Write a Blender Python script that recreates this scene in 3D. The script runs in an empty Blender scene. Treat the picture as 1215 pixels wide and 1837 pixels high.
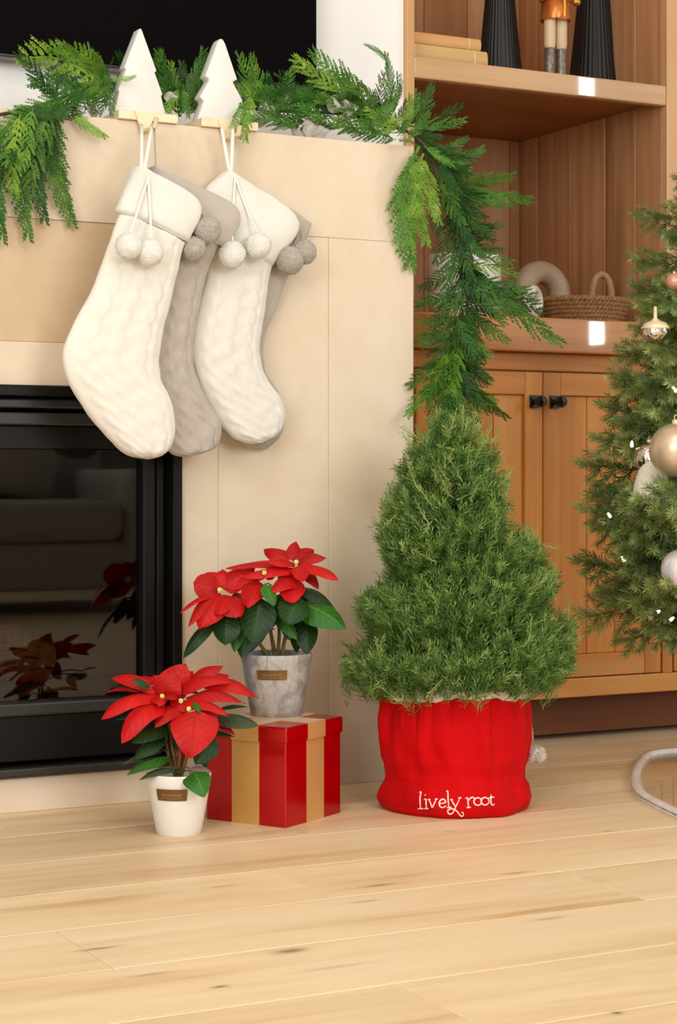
import bpy, bmesh, math, random
from mathutils import Vector, Matrix, Quaternion, noise

random.seed(7)
SC = bpy.context.scene
COL = SC.collection
pi = math.pi

# ------------------------------------------------------------------ camera
FPX, YAW, HOR, CAMZ = 3387.0, math.radians(27.55), 850.0, 0.58
cam_data = bpy.data.cameras.new('camera')
cam_data.sensor_fit = 'VERTICAL'
cam_data.sensor_height = 36.0
cam_data.lens = FPX / 1837.0 * 36.0
cam_data.shift_y = -(918.5 - HOR) / 1837.0
cam_data.clip_start = 0.05
cam = bpy.data.objects.new('camera', cam_data)
COL.objects.link(cam)
cam.location = (0, 0, CAMZ)
cam.rotation_euler = (pi / 2, 0, -YAW)
SC.camera = cam

# ------------------------------------------------------------------ light
world = bpy.data.worlds.new('world')
SC.world = world
world.use_nodes = True
bg = world.node_tree.nodes['Background']
bg.inputs['Color'].default_value = (0.96, 0.985, 1.0, 1)
bg.inputs['Strength'].default_value = 0.50


def area(name, loc, target, sx, sy, power, col):
    d = bpy.data.lights.new(name, 'AREA')
    d.shape = 'RECTANGLE'
    d.size, d.size_y, d.energy, d.color = sx, sy, power, col
    o = bpy.data.objects.new(name, d)
    COL.objects.link(o)
    o.location = loc
    o.rotation_euler = (Vector(target) - Vector(loc)).to_track_quat('-Z', 'Y').to_euler()
    return o


area('window_light_left', (-2.3, -0.9, 1.75), (1.5, 3.1, 0.5), 2.0, 1.8, 92, (0.955, 0.985, 1.0))
area('window_light_rear', (1.5, -2.6, 1.9), (1.9, 3.0, 0.5), 2.2, 1.5, 104, (0.955, 0.985, 1.0))
area('ceiling_downlights', (0.8, 1.2, 2.55), (0.8, 1.5, 0.0), 1.2, 1.2, 18, (1.0, 0.94, 0.85))
area('window_light_right', (4.0, 1.2, 1.625), (2.0, 1.2, 1.625), 0.085, 1.15, 16, (1.0, 0.97, 0.92))

SC.view_settings.view_transform = 'Standard'
SC.view_settings.look = 'None'
SC.view_settings.gamma = 1.0
SC.view_settings.exposure = -0.06
SC.view_settings.use_curve_mapping = False

# ------------------------------------------------------------------ helpers
CAM = Vector((0, 0, CAMZ))
FW = Vector((math.sin(YAW), math.cos(YAW), 0))
RT = Vector((math.cos(YAW), -math.sin(YAW), 0))
UP = Vector((0, 0, 1))


def ray(u, v):
    return FW + RT * ((u - 607.5) / FPX) + UP * ((HOR - v) / FPX)


def PY(u, v, Y):
    d = ray(u, v)
    return CAM + d * (Y / d.y)


def PF(u, v, z=0.0):
    d = ray(u, v)
    return CAM + d * ((z - CAMZ) / d.z)


def PD(u, v, D):
    return CAM + ray(u, v) * D


def srgb(h):
    h = h.lstrip('#')
    r = []
    for i in (0, 2, 4):
        c = int(h[i:i + 2], 16) / 255
        r.append(c / 12.92 if c <= 0.04045 else ((c + 0.055) / 1.055) ** 2.4)
    return (r[0], r[1], r[2], 1.0)


class NT:
    def __init__(self, name):
        self.m = bpy.data.materials.new(name)
        self.m.use_nodes = True
        self.t = self.m.node_tree
        self.b = self.t.nodes['Principled BSDF']
        self.out = self.t.nodes['Material Output']

    def n(self, kind, **kw):
        nd = self.t.nodes.new('ShaderNode' + kind)
        for k, v in kw.items():
            if k in nd.inputs:
                nd.inputs[k].default_value = v
            else:
                setattr(nd, k, v)
        return nd

    def l(self, a, b):
        self.t.links.new(a, b)

    def math(self, op, a, b=None, c=None):
        nd = self.n('Math', operation=op)
        for i, x in enumerate((a, b, c)):
            if x is None:
                continue
            if isinstance(x, (int, float)):
                nd.inputs[i].default_value = x
            else:
                self.l(x, nd.inputs[i])
        return nd.outputs[0]

    def ramp(self, fac, stops):
        r = self.n('ValToRGB')
        e = r.color_ramp.elements
        while len(e) < len(stops):
            e.new(0.5)
        for i, (p, c) in enumerate(stops):
            e[i].position = p
            e[i].color = c
        self.l(fac, r.inputs[0])
        return r.outputs[0]

    def mix(self, fac, a, b, mode='MIX'):
        nd = self.n('Mix', data_type='RGBA', blend_type=mode)
        for s, x in ((nd.inputs[0], fac), (nd.inputs[6], a), (nd.inputs[7], b)):
            if isinstance(x, (int, float)) or isinstance(x, tuple):
                s.default_value = x
            else:
                self.l(x, s)
        return nd.outputs[2]

    def coords(self, kind='World', scale=(1, 1, 1)):
        if kind == 'World':
            o = self.n('NewGeometry').outputs['Position']
        else:
            o = self.n('TexCoord').outputs[kind]
        mp = self.n('Mapping')
        mp.inputs['Scale'].default_value = scale
        self.l(o, mp.inputs[0])
        return mp

    def noise(self, vec, scale, detail=3, rough=0.55, dist=0.0):
        nz = self.n('TexNoise')
        nz.inputs['Scale'].default_value = scale
        nz.inputs['Detail'].default_value = detail
        nz.inputs['Roughness'].default_value = rough
        nz.inputs['Distortion'].default_value = dist
        self.l(vec, nz.inputs['Vector'])
        return nz.outputs[0]

    def bump(self, h, strength, dist=0.002):
        bp = self.n('Bump')
        bp.inputs['Strength'].default_value = strength
        bp.inputs['Distance'].default_value = dist
        self.l(h, bp.inputs['Height'])
        self.l(bp.outputs[0], self.b.inputs['Normal'])

    def set(self, **kw):
        for k, v in kw.items():
            self.b.inputs[k.replace('_', ' ')].default_value = v


def plain(name, hexc, rough=0.5, metal=0.0, var=0.12, vs=20, bump=0.0, bs=200, bd=0.001, coat=0, sheen=0, spec=0.5, orand=0.0, kind='World'):
    t = NT(name)
    c = srgb(hexc)
    mp = t.coords(kind)
    nz = t.noise(mp.outputs[0], vs, 4)
    lo = tuple(x * (1 - var) for x in c[:3]) + (1,)
    hi = tuple(min(1, x * (1 + var)) for x in c[:3]) + (1,)
    cc = t.ramp(nz, [(0.3, lo), (0.7, hi)])
    if orand:
        oi = t.n('ObjectInfo')
        f = t.math('MULTIPLY_ADD', oi.outputs['Random'], 2 * orand, 1 - orand)
        hs = t.n('HueSaturation')
        t.l(cc, hs.inputs['Color'])
        t.l(f, hs.inputs['Value'])
        cc = hs.outputs[0]
    t.l(cc, t.b.inputs['Base Color'])
    t.set(Roughness=rough, Metallic=metal, Coat_Weight=coat, Sheen_Weight=sheen, Specular_IOR_Level=spec)
    if bump:
        t.bump(t.noise(mp.outputs[0], bs, 3), bump, bd)
    return t.m


def wood(name, cols, grain, rough=0.42, coat=0.0, orand=0.07, freq=1.0, bump=0.08):
    """grain = 'x','y','z' direction the grain runs; world position, shifted per object"""
    t = NT(name)
    g = t.n('NewGeometry').outputs['Position']
    oi = t.n('ObjectInfo').outputs['Random']
    off = t.n('CombineXYZ')
    t.l(t.math('MULTIPLY', oi, 7.3), off.inputs[0])
    t.l(t.math('MULTIPLY', oi, 3.1), off.inputs[1])
    t.l(t.math('MULTIPLY', oi, 5.7), off.inputs[2])
    ad = t.n('VectorMath', operation='ADD')
    t.l(g, ad.inputs[0])
    t.l(off.outputs[0], ad.inputs[1])
    mp = t.n('Mapping')
    s = {'x': (0.7, 22, 22), 'y': (22, 0.7, 22), 'z': (22, 22, 0.7)}[grain]
    mp.inputs['Scale'].default_value = tuple(x * freq for x in s)
    t.l(ad.outputs[0], mp.inputs[0])
    n1 = t.noise(mp.outputs[0], 1.0, 6, 0.62, 0.3)
    mp2 = t.n('Mapping')
    mp2.inputs['Scale'].default_value = tuple(x * freq * 0.22 if x > 1 else x for x in s)
    t.l(ad.outputs[0], mp2.inputs[0])
    n2 = t.noise(mp2.outputs[0], 1.0, 3, 0.5, 0.8)
    f = t.math('ADD', t.math('MULTIPLY', n1, 0.55), t.math('MULTIPLY', n2, 0.45))
    c = t.ramp(f, [(0.32, srgb(cols[0])), (0.5, srgb(cols[1])), (0.68, srgb(cols[2]))])
    hs = t.n('HueSaturation')
    t.l(c, hs.inputs['Color'])
    t.l(t.math('MULTIPLY_ADD', oi, 2 * orand, 1 - orand), hs.inputs['Value'])
    t.l(hs.outputs[0], t.b.inputs['Base Color'])
    t.set(Roughness=rough, Coat_Weight=coat, Coat_Roughness=0.03)
    if bump:
        t.bump(n1, bump, 0.001)
    return t.m


class MB:
    """collects shapes for ONE mesh object"""

    def __init__(self):
        self.v, self.f, self.uv = [], [], []

    def add(self, vs, fs, uvs=None):
        o = len(self.v)
        self.v.extend([tuple(p) for p in vs])
        self.f.extend([tuple(i + o for i in f) for f in fs])
        self.uv.extend(uvs if uvs else [(0.0, 0.0)] * len(vs))

    def box(self, lo, hi, M=None):
        x0, y0, z0 = lo
        x1, y1, z1 = hi
        vs = [Vector(p) for p in ((x0, y0, z0), (x1, y0, z0), (x1, y1, z0), (x0, y1, z0), (x0, y0, z1), (x1, y0, z1), (x1, y1, z1), (x0, y1, z1))]
        if M is not None:
            vs = [M @ p for p in vs]
        self.add(vs, [(3, 2, 1, 0), (4, 5, 6, 7), (0, 1, 5, 4), (1, 2, 6, 5), (2, 3, 7, 6), (3, 0, 4, 7)])

    def tube(self, pts, r, n=8, cap=True, closed=False):
        pts = [Vector(p) for p in pts]
        m = len(pts)
        rr = r if hasattr(r, '__len__') else [r] * m
        rings = []
        ref = Vector((0.13, 0.31, 0.94))
        for i, p in enumerate(pts):
            if closed:
                d = pts[(i + 1) % m] - pts[i - 1]
            else:
                d = pts[min(i + 1, m - 1)] - pts[max(i - 1, 0)]
            d.normalize()
            a = ref - d * ref.dot(d)
            if a.length < 1e-4:
                a = d.orthogonal()
            a.normalize()
            ref = a.copy()
            b = d.cross(a)
            rings.append([p + (a * math.cos(2 * pi * k / n) + b * math.sin(2 * pi * k / n)) * rr[i] for k in range(n)])
        vs = [q for rg in rings for q in rg]
        fs = []
        for i in range(m if closed else m - 1):
            j = (i + 1) % m
            for k in range(n):
                fs.append((i * n + k, i * n + (k + 1) % n, j * n + (k + 1) % n, j * n + k))
        if cap and not closed:
            fs.append(tuple(range(n - 1, -1, -1)))
            fs.append(tuple((m - 1) * n + k for k in range(n)))
        self.add(vs, fs)

    def lathe(self, prof, n=32, c=(0, 0, 0), fn=None):
        """prof [(r,z)...]; open profile revolved round z"""
        c = Vector(c)
        vs = []
        for i, (r, z) in enumerate(prof):
            for k in range(n):
                a = 2 * pi * k / n
                q = fn(r, z, a, i) if fn else r
                vs.append(c + Vector((q * math.cos(a), q * math.sin(a), z)))
        fs = []
        for i in range(len(prof) - 1):
            for k in range(n):
                fs.append((i * n + k, i * n + (k + 1) % n, (i + 1) * n + (k + 1) % n, (i + 1) * n + k))
        fs.append(tuple(range(n - 1, -1, -1)))
        fs.append(tuple((len(prof) - 1) * n + k for k in range(n)))
        self.add(vs, fs)

    def prism(self, poly, d0, d1, M):
        """poly of (a,b); extruded from d0 to d1; M maps (a,b,d)"""
        n = len(poly)
        vs = [M(a, b, d0) for a, b in poly] + [M(a, b, d1) for a, b in poly]
        fs = [tuple(range(n)), tuple(range(2 * n - 1, n - 1, -1))]
        for i in range(n):
            j = (i + 1) % n
            fs.append((i, i + n, j + n, j))
        self.add(vs, fs)

    def ball(self, c, r, seg=24, ring=16, M=None):
        vs, fs = [], []
        c = Vector(c)
        rr = r if hasattr(r, '__len__') else (r, r, r)
        for i in range(1, ring):
            th = pi * i / ring
            for k in range(seg):
                a = 2 * pi * k / seg
                p = Vector((rr[0] * math.sin(th) * math.cos(a), rr[1] * math.sin(th) * math.sin(a), rr[2] * math.cos(th)))
                vs.append(c + (M @ p if M else p))
        tp, bt = Vector((0, 0, rr[2])), Vector((0, 0, -rr[2]))
        vs += [c + (M @ tp if M else tp), c + (M @ bt if M else bt)]
        for i in range(ring - 2):
            for k in range(seg):
                fs.append((i * seg + k, (i + 1) * seg + k, (i + 1) * seg + (k + 1) % seg, i * seg + (k + 1) % seg))
        t_, b_ = len(vs) - 2, len(vs) - 1
        for k in range(seg):
            fs.append((t_, k, (k + 1) % seg))
            fs.append((b_, (ring - 2) * seg + (k + 1) % seg, (ring - 2) * seg + k))
        self.add(vs, fs)

    def mesh(self, name, m=None, smooth=False, uv=False):
        me = bpy.data.meshes.new(name)
        me.from_pydata(self.v, [], self.f)
        if smooth:
            me.polygons.foreach_set('use_smooth', [True] * len(me.polygons))
        if uv:
            lay = me.uv_layers.new(name='UVMap')
            idx = [0] * len(me.loops)
            me.loops.foreach_get('vertex_index', idx)
            fl = []
            for i in idx:
                fl.extend(self.uv[i])
            lay.data.foreach_set('uv', fl)
        if m:
            me.materials.append(m)
        me.update()
        return me

    def build(self, name, m, parent=None, smooth=False, bevel=0.0, seg=2, uv=False, fixn=True, sharp=None):
        me = self.mesh(name, m, smooth, uv)
        if fixn or bevel:
            bm = bmesh.new()
            bm.from_mesh(me)
            if fixn:
                bmesh.ops.recalc_face_normals(bm, faces=bm.faces)
            if bevel:
                es = [e for e in bm.edges if len(e.link_faces) == 2 and e.calc_face_angle(0) > 0.5]
                bmesh.ops.bevel(bm, geom=es, offset=bevel, segments=seg, profile=0.5, affect='EDGES', clamp_overlap=True)
            bm.to_mesh(me)
            bm.free()
        if sharp:
            me.set_sharp_from_angle(angle=sharp)
        return link(name, me, parent)


def link(name, me, parent=None):
    o = bpy.data.objects.new(name, me)
    COL.objects.link(o)
    if parent is not None:
        o.parent = parent
        o.matrix_parent_inverse = Matrix.Identity(4)
        par = WLOC.get(parent.name)
        if par is None:
            par = Vector((0, 0, 0))
        # meshes are written in world coordinates: shift them into the parent's frame
        if me is not None and not me.get('local'):
            o.location = -par
        WLOC[o.name] = Vector((0, 0, 0)) if (me is not None and not me.get('local')) else par + o.location
    else:
        WLOC[o.name] = Vector((0, 0, 0))
    return o


WLOC = {}


def thing(name, label, cat, loc=(0, 0, 0), group=None):
    o = bpy.data.objects.new(name, None)
    COL.objects.link(o)
    o.location = loc
    o.empty_display_size = 0.05
    o['label'], o['category'] = label, cat
    if group:
        o['group'] = group
    WLOC[o.name] = Vector(loc)
    return o


def tag(o, label, cat, group=None):
    o['label'], o['category'] = label, cat
    if group:
        o['group'] = group
    return o


def struct(o):
    o['kind'] = 'structure'
    return o


def place(name, me, parent, M):
    """a mesh in its own local frame put at world matrix M under an unrotated parent"""
    o = bpy.data.objects.new(name, me)
    COL.objects.link(o)
    o.parent = parent
    W = WLOC.get(parent.name, Vector((0, 0, 0)))
    o.matrix_basis = Matrix.Translation(-W) @ M
    WLOC[o.name] = Vector((0, 0, 0))
    return o


def frame(B, T, nh, sx=None):
    """matrix whose X runs B->T scaled by length, Z near the hint nh"""
    B, T = Vector(B), Vector(T)
    x = T - B
    L = x.length
    x.normalize()
    nh = Vector(nh)
    z = nh - x * nh.dot(x)
    if z.length < 1e-3:
        z = x.orthogonal()
    z.normalize()
    y = z.cross(x)
    w = L if sx is None else sx
    M = Matrix(((x.x * L, y.x * w, z.x * w, B.x), (x.y * L, y.y * w, z.y * w, B.y), (x.z * L, y.z * w, z.z * w, B.z), (0, 0, 0, 1)))
    return M


def catmull(pts, n):
    """n points evenly spaced by arc length on a Catmull-Rom curve through pts"""
    pts = [Vector(p) for p in pts]
    P = [pts[0] * 2 - pts[1]] + pts + [pts[-1] * 2 - pts[-2]]
    den = []
    for i in range(1, len(P) - 2):
        p0, p1, p2, p3 = P[i - 1], P[i], P[i + 1], P[i + 2]
        for k in range(16):
            t = k / 16
            den.append(0.5 * ((2 * p1) + (p2 - p0) * t + (2 * p0 - 5 * p1 + 4 * p2 - p3) * t * t + (3 * p1 - p0 - 3 * p2 + p3) * t ** 3))
    den.append(pts[-1])
    cum = [0]
    for a, b in zip(den, den[1:]):
        cum.append(cum[-1] + (b - a).length)
    out, j = [], 0
    for i in range(n):
        s = cum[-1] * i / (n - 1)
        while j < len(den) - 2 and cum[j + 1] < s:
            j += 1
        d = cum[j + 1] - cum[j]
        out.append(den[j].lerp(den[j + 1], (s - cum[j]) / d if d > 0 else 0))
    return out


# ------------------------------------------------------------------ materials
m_wall = plain('white_wall_paint', 'f6f4f0', 0.7, var=0.02, vs=3, bump=0.05, bs=90)
m_ceil = plain('ceiling_paint', 'f4f1ec', 0.8, var=0.02)
m_black = plain('black_metal', '0e0c0a', 0.42, var=0.15, vs=40, spec=0.2)
m_black2 = plain('charcoal_metal_band', '24221f', 0.36, var=0.1, vs=40)
m_firebox = plain('firebox_lining', '1c1712', 0.8, var=0.3, vs=30)
m_screen = plain('tv_screen', '0d080a', 0.5, var=0.05, spec=0.02)
m_bezel = plain('tv_bezel', '4a484a', 0.3, metal=0.6, var=0.05)
m_ceramic_tree = plain('white_stone', 'e2dfd9', 0.42, var=0.035, vs=25, bump=0.1, bs=60)
m_gold = plain('brushed_gold', 'ead6b0', 0.4, metal=0.3, var=0.08, vs=60)
m_white_pot = plain('white_glazed_pot', 'e9e4da', 0.3, var=0.02, coat=0.3)
m_soil = plain('dark_soil', '1d1410', 0.95, var=0.5, vs=300, bump=0.8, bs=350, bd=0.004)
m_plate = plain('bronze_plate', '7a5a30', 0.35, metal=0.6, var=0.2, vs=60)
m_engrave = plain('plate_engraving', 'b99a6a', 0.4, metal=0.4, var=0.1)
m_redfoil = plain('red_foil_board', 'b40006', 0.2, metal=0.4, var=0.04, coat=0.15)
m_ribbon = plain('gold_satin_ribbon', 'cf9c4e', 0.4, metal=0.35, var=0.06, vs=8, sheen=0.3)
m_fur = plain('white_plush_trim', 'f3ead8', 0.95, var=0.08, vs=150, bump=0.9, bs=420, bd=0.004, sheen=0.5)
m_thread = plain('white_embroidery_thread', 'f3dcd2', 0.7, var=0.08, vs=400, bump=0.5, bs=600)
m_cord = plain('white_cord', 'f5f1e6', 0.8, var=0.05, vs=300, bump=0.4, bs=500)
m_cordg = plain('grey_cord', 'b9b0a2', 0.85, var=0.08, vs=300, bump=0.4, bs=500)
m_cordp = plain('pink_twist_cord', 'd98f88', 0.8, var=0.5, vs=380)
m_pomw = plain('white_wool', 'f7f4ea', 0.95, var=0.04, vs=200, bump=0.9, bs=500, bd=0.004, sheen=0.4)
m_pomg = plain('grey_wool', 'b9afa2', 0.95, var=0.2, vs=160, bump=1.0, bs=420, bd=0.004, sheen=0.3)
m_stem = plain('green_brown_stem', '6f6034', 0.7, var=0.35, vs=60)
m_bark = plain('brown_bark', '4a3524', 0.9, var=0.35, vs=80, bump=0.6, bs=150)
m_cyath = plain('yellow_green_bud', 'c9c66a', 0.5, var=0.3, vs=200)
m_knob = plain('black_knob', '0f1012', 0.22, var=0.1, spec=0.6)
m_vase = plain('matte_black_ribbed', '17181a', 0.45, var=0.3, vs=40, spec=0.45)
m_whitejar = plain('white_ceramic', 'ece7de', 0.35, var=0.03)
m_palewood = wood('pale_carved_wood', ('a58e74', 'c2ab90', 'd6c4ab'), 'x', 0.5, freq=1.5)
m_pearl = plain('pearly_white', 'efe9e0', 0.12, var=0.05, coat=1.0)
m_seagrass = plain('seagrass_weave', 'a0784c', 0.8, var=0.35, vs=140, bump=0.8, bs=260, bd=0.002)
m_seagrassh = plain('wrapped_handle', 'b08c62', 0.8, var=0.2, vs=90, bump=0.5, bs=260)
m_copper = plain('copper_paint', 'c8743a', 0.28, metal=0.55, var=0.2, vs=40)
m_goldp = plain('gold_paint', 'd8a044', 0.25, metal=0.8, var=0.15, vs=60)
m_cream = plain('cream_paint', 'd9bf98', 0.4, var=0.05)
m_boot = plain('antique_silver', '7e7568', 0.4, metal=0.4, var=0.55, vs=130)
m_champ = plain('champagne_matte_ball', 'dcc2a6', 0.36, metal=0.6, var=0.07, vs=30)
m_pearlball = plain('pearl_ball', 'e6dde2', 0.2, metal=0.25, var=0.03, coat=0.6)
m_silver = plain('silver_foil', 'cfc6b8', 0.12, metal=1.0, var=0.1, vs=30, bump=0.9, bs=60, bd=0.006)
m_peach = plain('peach_ball', 'd69a80', 0.3, metal=0.3, var=0.05)
m_knitw = plain('cream_knit_bell', 'e9e2cf', 0.9, var=0.06, vs=200, bump=0.9, bs=260, bd=0.003)
m_wire = plain('green_wire', '3a5228', 0.6)
m_dried = plain('dried_grey_leaf', 'a8a297', 0.7, var=0.2, vs=80, bump=0.4, bs=120)
m_sofa = plain('grey_linen', 'b5ada2', 0.9, var=0.1, vs=160, bump=0.4, bs=400)
m_pillow = plain('pale_linen', 'd8cfc0', 0.9, var=0.1, vs=160, bump=0.4, bs=400)
m_log = plain('ceramic_log_bark', 'a08458', 0.85, var=0.35, vs=40, bump=0.8, bs=60, bd=0.004)
m_ember = plain('dark_ember_stone', '3a3733', 0.9, var=0.4, vs=60, bump=0.8, bs=80, bd=0.005)

m_cab = wood('cabinet_wood_upright', ('b8702a', 'd98f42', 'e2a55c'), 'z', 0.45, coat=0.05)
m_cabx = wood('cabinet_wood_level', ('b8702a', 'd98f42', 'e2a55c'), 'x', 0.45, coat=0.05)
m_counter = wood('counter_wood', ('ac682c', 'd08a42', 'dca460'), 'x', 0.34, coat=1.0)
m_shelf = wood('lit_shelf_wood', ('bd8b5a', 'd3a877', 'deb98c'), 'x', 0.34, coat=1.0)  # paler than the cabinet wood: light on the nosing put into the colour
m_stile = wood('stile_wood', ('bd8854', 'd0a06c', 'dab184'), 'z', 0.36, coat=0.25)
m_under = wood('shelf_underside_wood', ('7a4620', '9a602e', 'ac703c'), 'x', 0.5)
m_toe = wood('shaded_toe_board_wood', ('52290c', '683612', '784218'), 'x', 0.6)  # darker than the cabinet wood: shade of the recess put into the colour
m_lining = wood('niche_board_wood', ('9c6840', 'c48f62', 'd8aa80'), 'z', 0.5, freq=1.3, orand=0.12)
m_book1 = wood('tan_leather_worn', ('b07a3c', 'cf9a58', 'dcb078'), 'x', 0.6)
m_book2 = wood('tan_paper_board', ('b98a50', 'd5ad72', 'e2c08c'), 'x', 0.6)
m_page = plain('paper_pages', 'd8c296', 0.8, var=0.2, vs=300)


def mk_floor():
    t = NT('light_oak_plank')
    g = t.n('NewGeometry').outputs['Position']
    oi = t.n('ObjectInfo').outputs['Random']
    off = t.n('CombineXYZ')
    t.l(t.math('MULTIPLY', oi, 9.0), off.inputs[0])
    t.l(t.math('MULTIPLY', oi, 4.0), off.inputs[1])
    ad = t.n('VectorMath', operation='ADD')
    t.l(g, ad.inputs[0])
    t.l(off.outputs[0], ad.inputs[1])
    mp = t.n('Mapping')
    mp.inputs['Scale'].default_value = (1.6, 26, 1)
    t.l(ad.outputs[0], mp.inputs[0])
    n1 = t.noise(mp.outputs[0], 1.0, 6, 0.6, 0.6)
    mp2 = t.n('Mapping')
    mp2.inputs['Scale'].default_value = (1.3, 7, 1)
    t.l(ad.outputs[0], mp2.inputs[0])
    n2 = t.noise(mp2.outputs[0], 1.0, 4, 0.55, 1.2)
    f = t.math('ADD', t.math('MULTIPLY', n1, 0.4), t.math('MULTIPLY', n2, 0.6))
    c = t.ramp(f, [(0.30, srgb('c69e6c')), (0.42, srgb('dfc096')), (0.55, srgb('e9cfa8')), (0.75, srgb('f0dab8'))])
    # knots and checks where the boards have them
    sep = t.n('SeparateXYZ')
    t.l(g, sep.inputs[0])
    wob = t.noise(mp2.outputs[0], 9.0, 3)
    acc = None
    for (u, v, ln, wd, am) in ((522, 1706, .045, .012, 1.0), (175, 1702, .06, .006, .9), (395, 1770, .022, .006, 1.0), (680, 1588, .05, .007, .7), (1107, 1817, .016, .008, 1.0),
                               (655, 1617, .05, .006, .5), (925, 1566, .06, .007, .6), (270, 1748, .06, .006, .5), (985, 1648, .07, .007, .5), (545, 1493, .02, .004, .7),
                               (1090, 1491, .03, .005, .6), (806, 1491, .03, .006, .5), (400, 1590, .05, .008, .4), (600, 1735, .12, .009, .35)):
        p = PF(u, v)
        dx = t.math('DIVIDE', t.math('SUBTRACT', sep.outputs[0], p.x), ln * .55)
        dy = t.math('DIVIDE', t.math('SUBTRACT', sep.outputs[1], p.y), wd)
        r2 = t.math('ADD', t.math('MULTIPLY', dx, dx), t.math('MULTIPLY', dy, dy))
        r2 = t.math('MULTIPLY', r2, t.math('MULTIPLY_ADD', wob, 3.0, 0.1))
        e = t.math('MULTIPLY', t.math('POWER', 2.718, t.math('MULTIPLY', r2, -1.0)), am)
        acc = e if acc is None else t.math('MAXIMUM', acc, e)
    c = t.mix(t.math('MULTIPLY', acc, 0.8), c, srgb('6a5238'))
    hs = t.n('HueSaturation')
    t.l(c, hs.inputs['Color'])
    t.l(t.math('MULTIPLY_ADD', oi, 0.12, 0.94), hs.inputs['Value'])
    t.l(hs.outputs[0], t.b.inputs['Base Color'])
    t.set(Roughness=0.42)
    t.bump(n1, 0.06, 0.001)
    return t.m


m_floor = mk_floor()


def mk_stone(name, a, b, c):
    t = NT(name)
    mp = t.coords('World', (1, 1, 1))
    n1 = t.noise(mp.outputs[0], 2.6, 5, 0.6, 1.2)
    n2 = t.noise(mp.outputs[0], 14, 4, 0.6)
    f = t.math('ADD', t.math('MULTIPLY', n1, 0.7), t.math('MULTIPLY', n2, 0.3))
    cc = t.ramp(f, [(0.34, srgb(a)), (0.5, srgb(b)), (0.66, srgb(c))])
    t.l(cc, t.b.inputs['Base Color'])
    t.set(Roughness=0.5)
    t.bump(n2, 0.05, 0.002)
    return t.m


m_stone = mk_stone('beige_limestone', 'd3bea2', 'dac8ae', 'e0d0ba')
m_stone2 = mk_stone('shaded_limestone', 'c2a681', 'caaf8c', 'd2bb9b')  # same limestone, with the middle band's shade put into a darker colour


def mk_knit(name, base, dark, fine=90.0):
    t = NT(name)
    uv = t.n('TexCoord').outputs['UV']
    sp = t.n('SeparateXYZ')
    t.l(uv, sp.inputs[0])
    # v-stitches: columns across, chevrons along
    cx = t.math('SINE', t.math('MULTIPLY', sp.outputs[0], fine * 2 * pi))
    ab = t.math('ABSOLUTE', cx)
    ch = t.math('SINE', t.math('ADD', t.math('MULTIPLY', sp.outputs[1], fine * 1.6 * 2 * pi), t.math('MULTIPLY', ab, 2.2)))
    h = t.math('ADD', t.math('MULTIPLY', ab, 0.6), t.math('MULTIPLY', ch, 0.4))
    mp = t.coords('World')
    nz = t.noise(mp.outputs[0], 60, 3)
    hh = t.math('ADD', h, t.math('MULTIPLY', nz, 0.6))
    c = t.ramp(hh, [(0.0, srgb(dark)), (0.9, srgb(base))])
    t.l(c, t.b.inputs['Base Color'])
    t.set(Roughness=0.95, Sheen_Weight=0.25)
    t.bump(hh, 0.5, 0.0012)
    return t.m


m_knit_w = mk_knit('white_cable_knit', 'f7f4ea', 'e9e3d4')
m_knit_g = mk_knit('grey_cable_knit', 'cfc5b8', 'a0958a')
m_rib_w = mk_knit('white_fleece_cuff', 'f8f6ee', 'f0ebdf', 120)
m_rib_g = mk_knit('grey_fleece_cuff', 'd0c6b9', 'b8ada0', 120)


def mk_velvet():
    t = NT('red_velvet')
    mp = t.coords('World')
    n1 = t.noise(mp.outputs[0], 8, 3)
    c = t.ramp(n1, [(0.3, srgb('b80004')), (0.7, srgb('d00006'))])
    t.l(c, t.b.inputs['Base Color'])
    t.set(Roughness=0.8, Specular_IOR_Level=0.15, Sheen_Weight=0.12, Sheen_Roughness=0.4)
    t.b.inputs['Sheen Tint'].default_value = (1, 0.12, 0.1, 1)
    t.bump(t.noise(mp.outputs[0], 700, 2), 0.3, 0.001)
    return t.m


m_velvet = mk_velvet()


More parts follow.
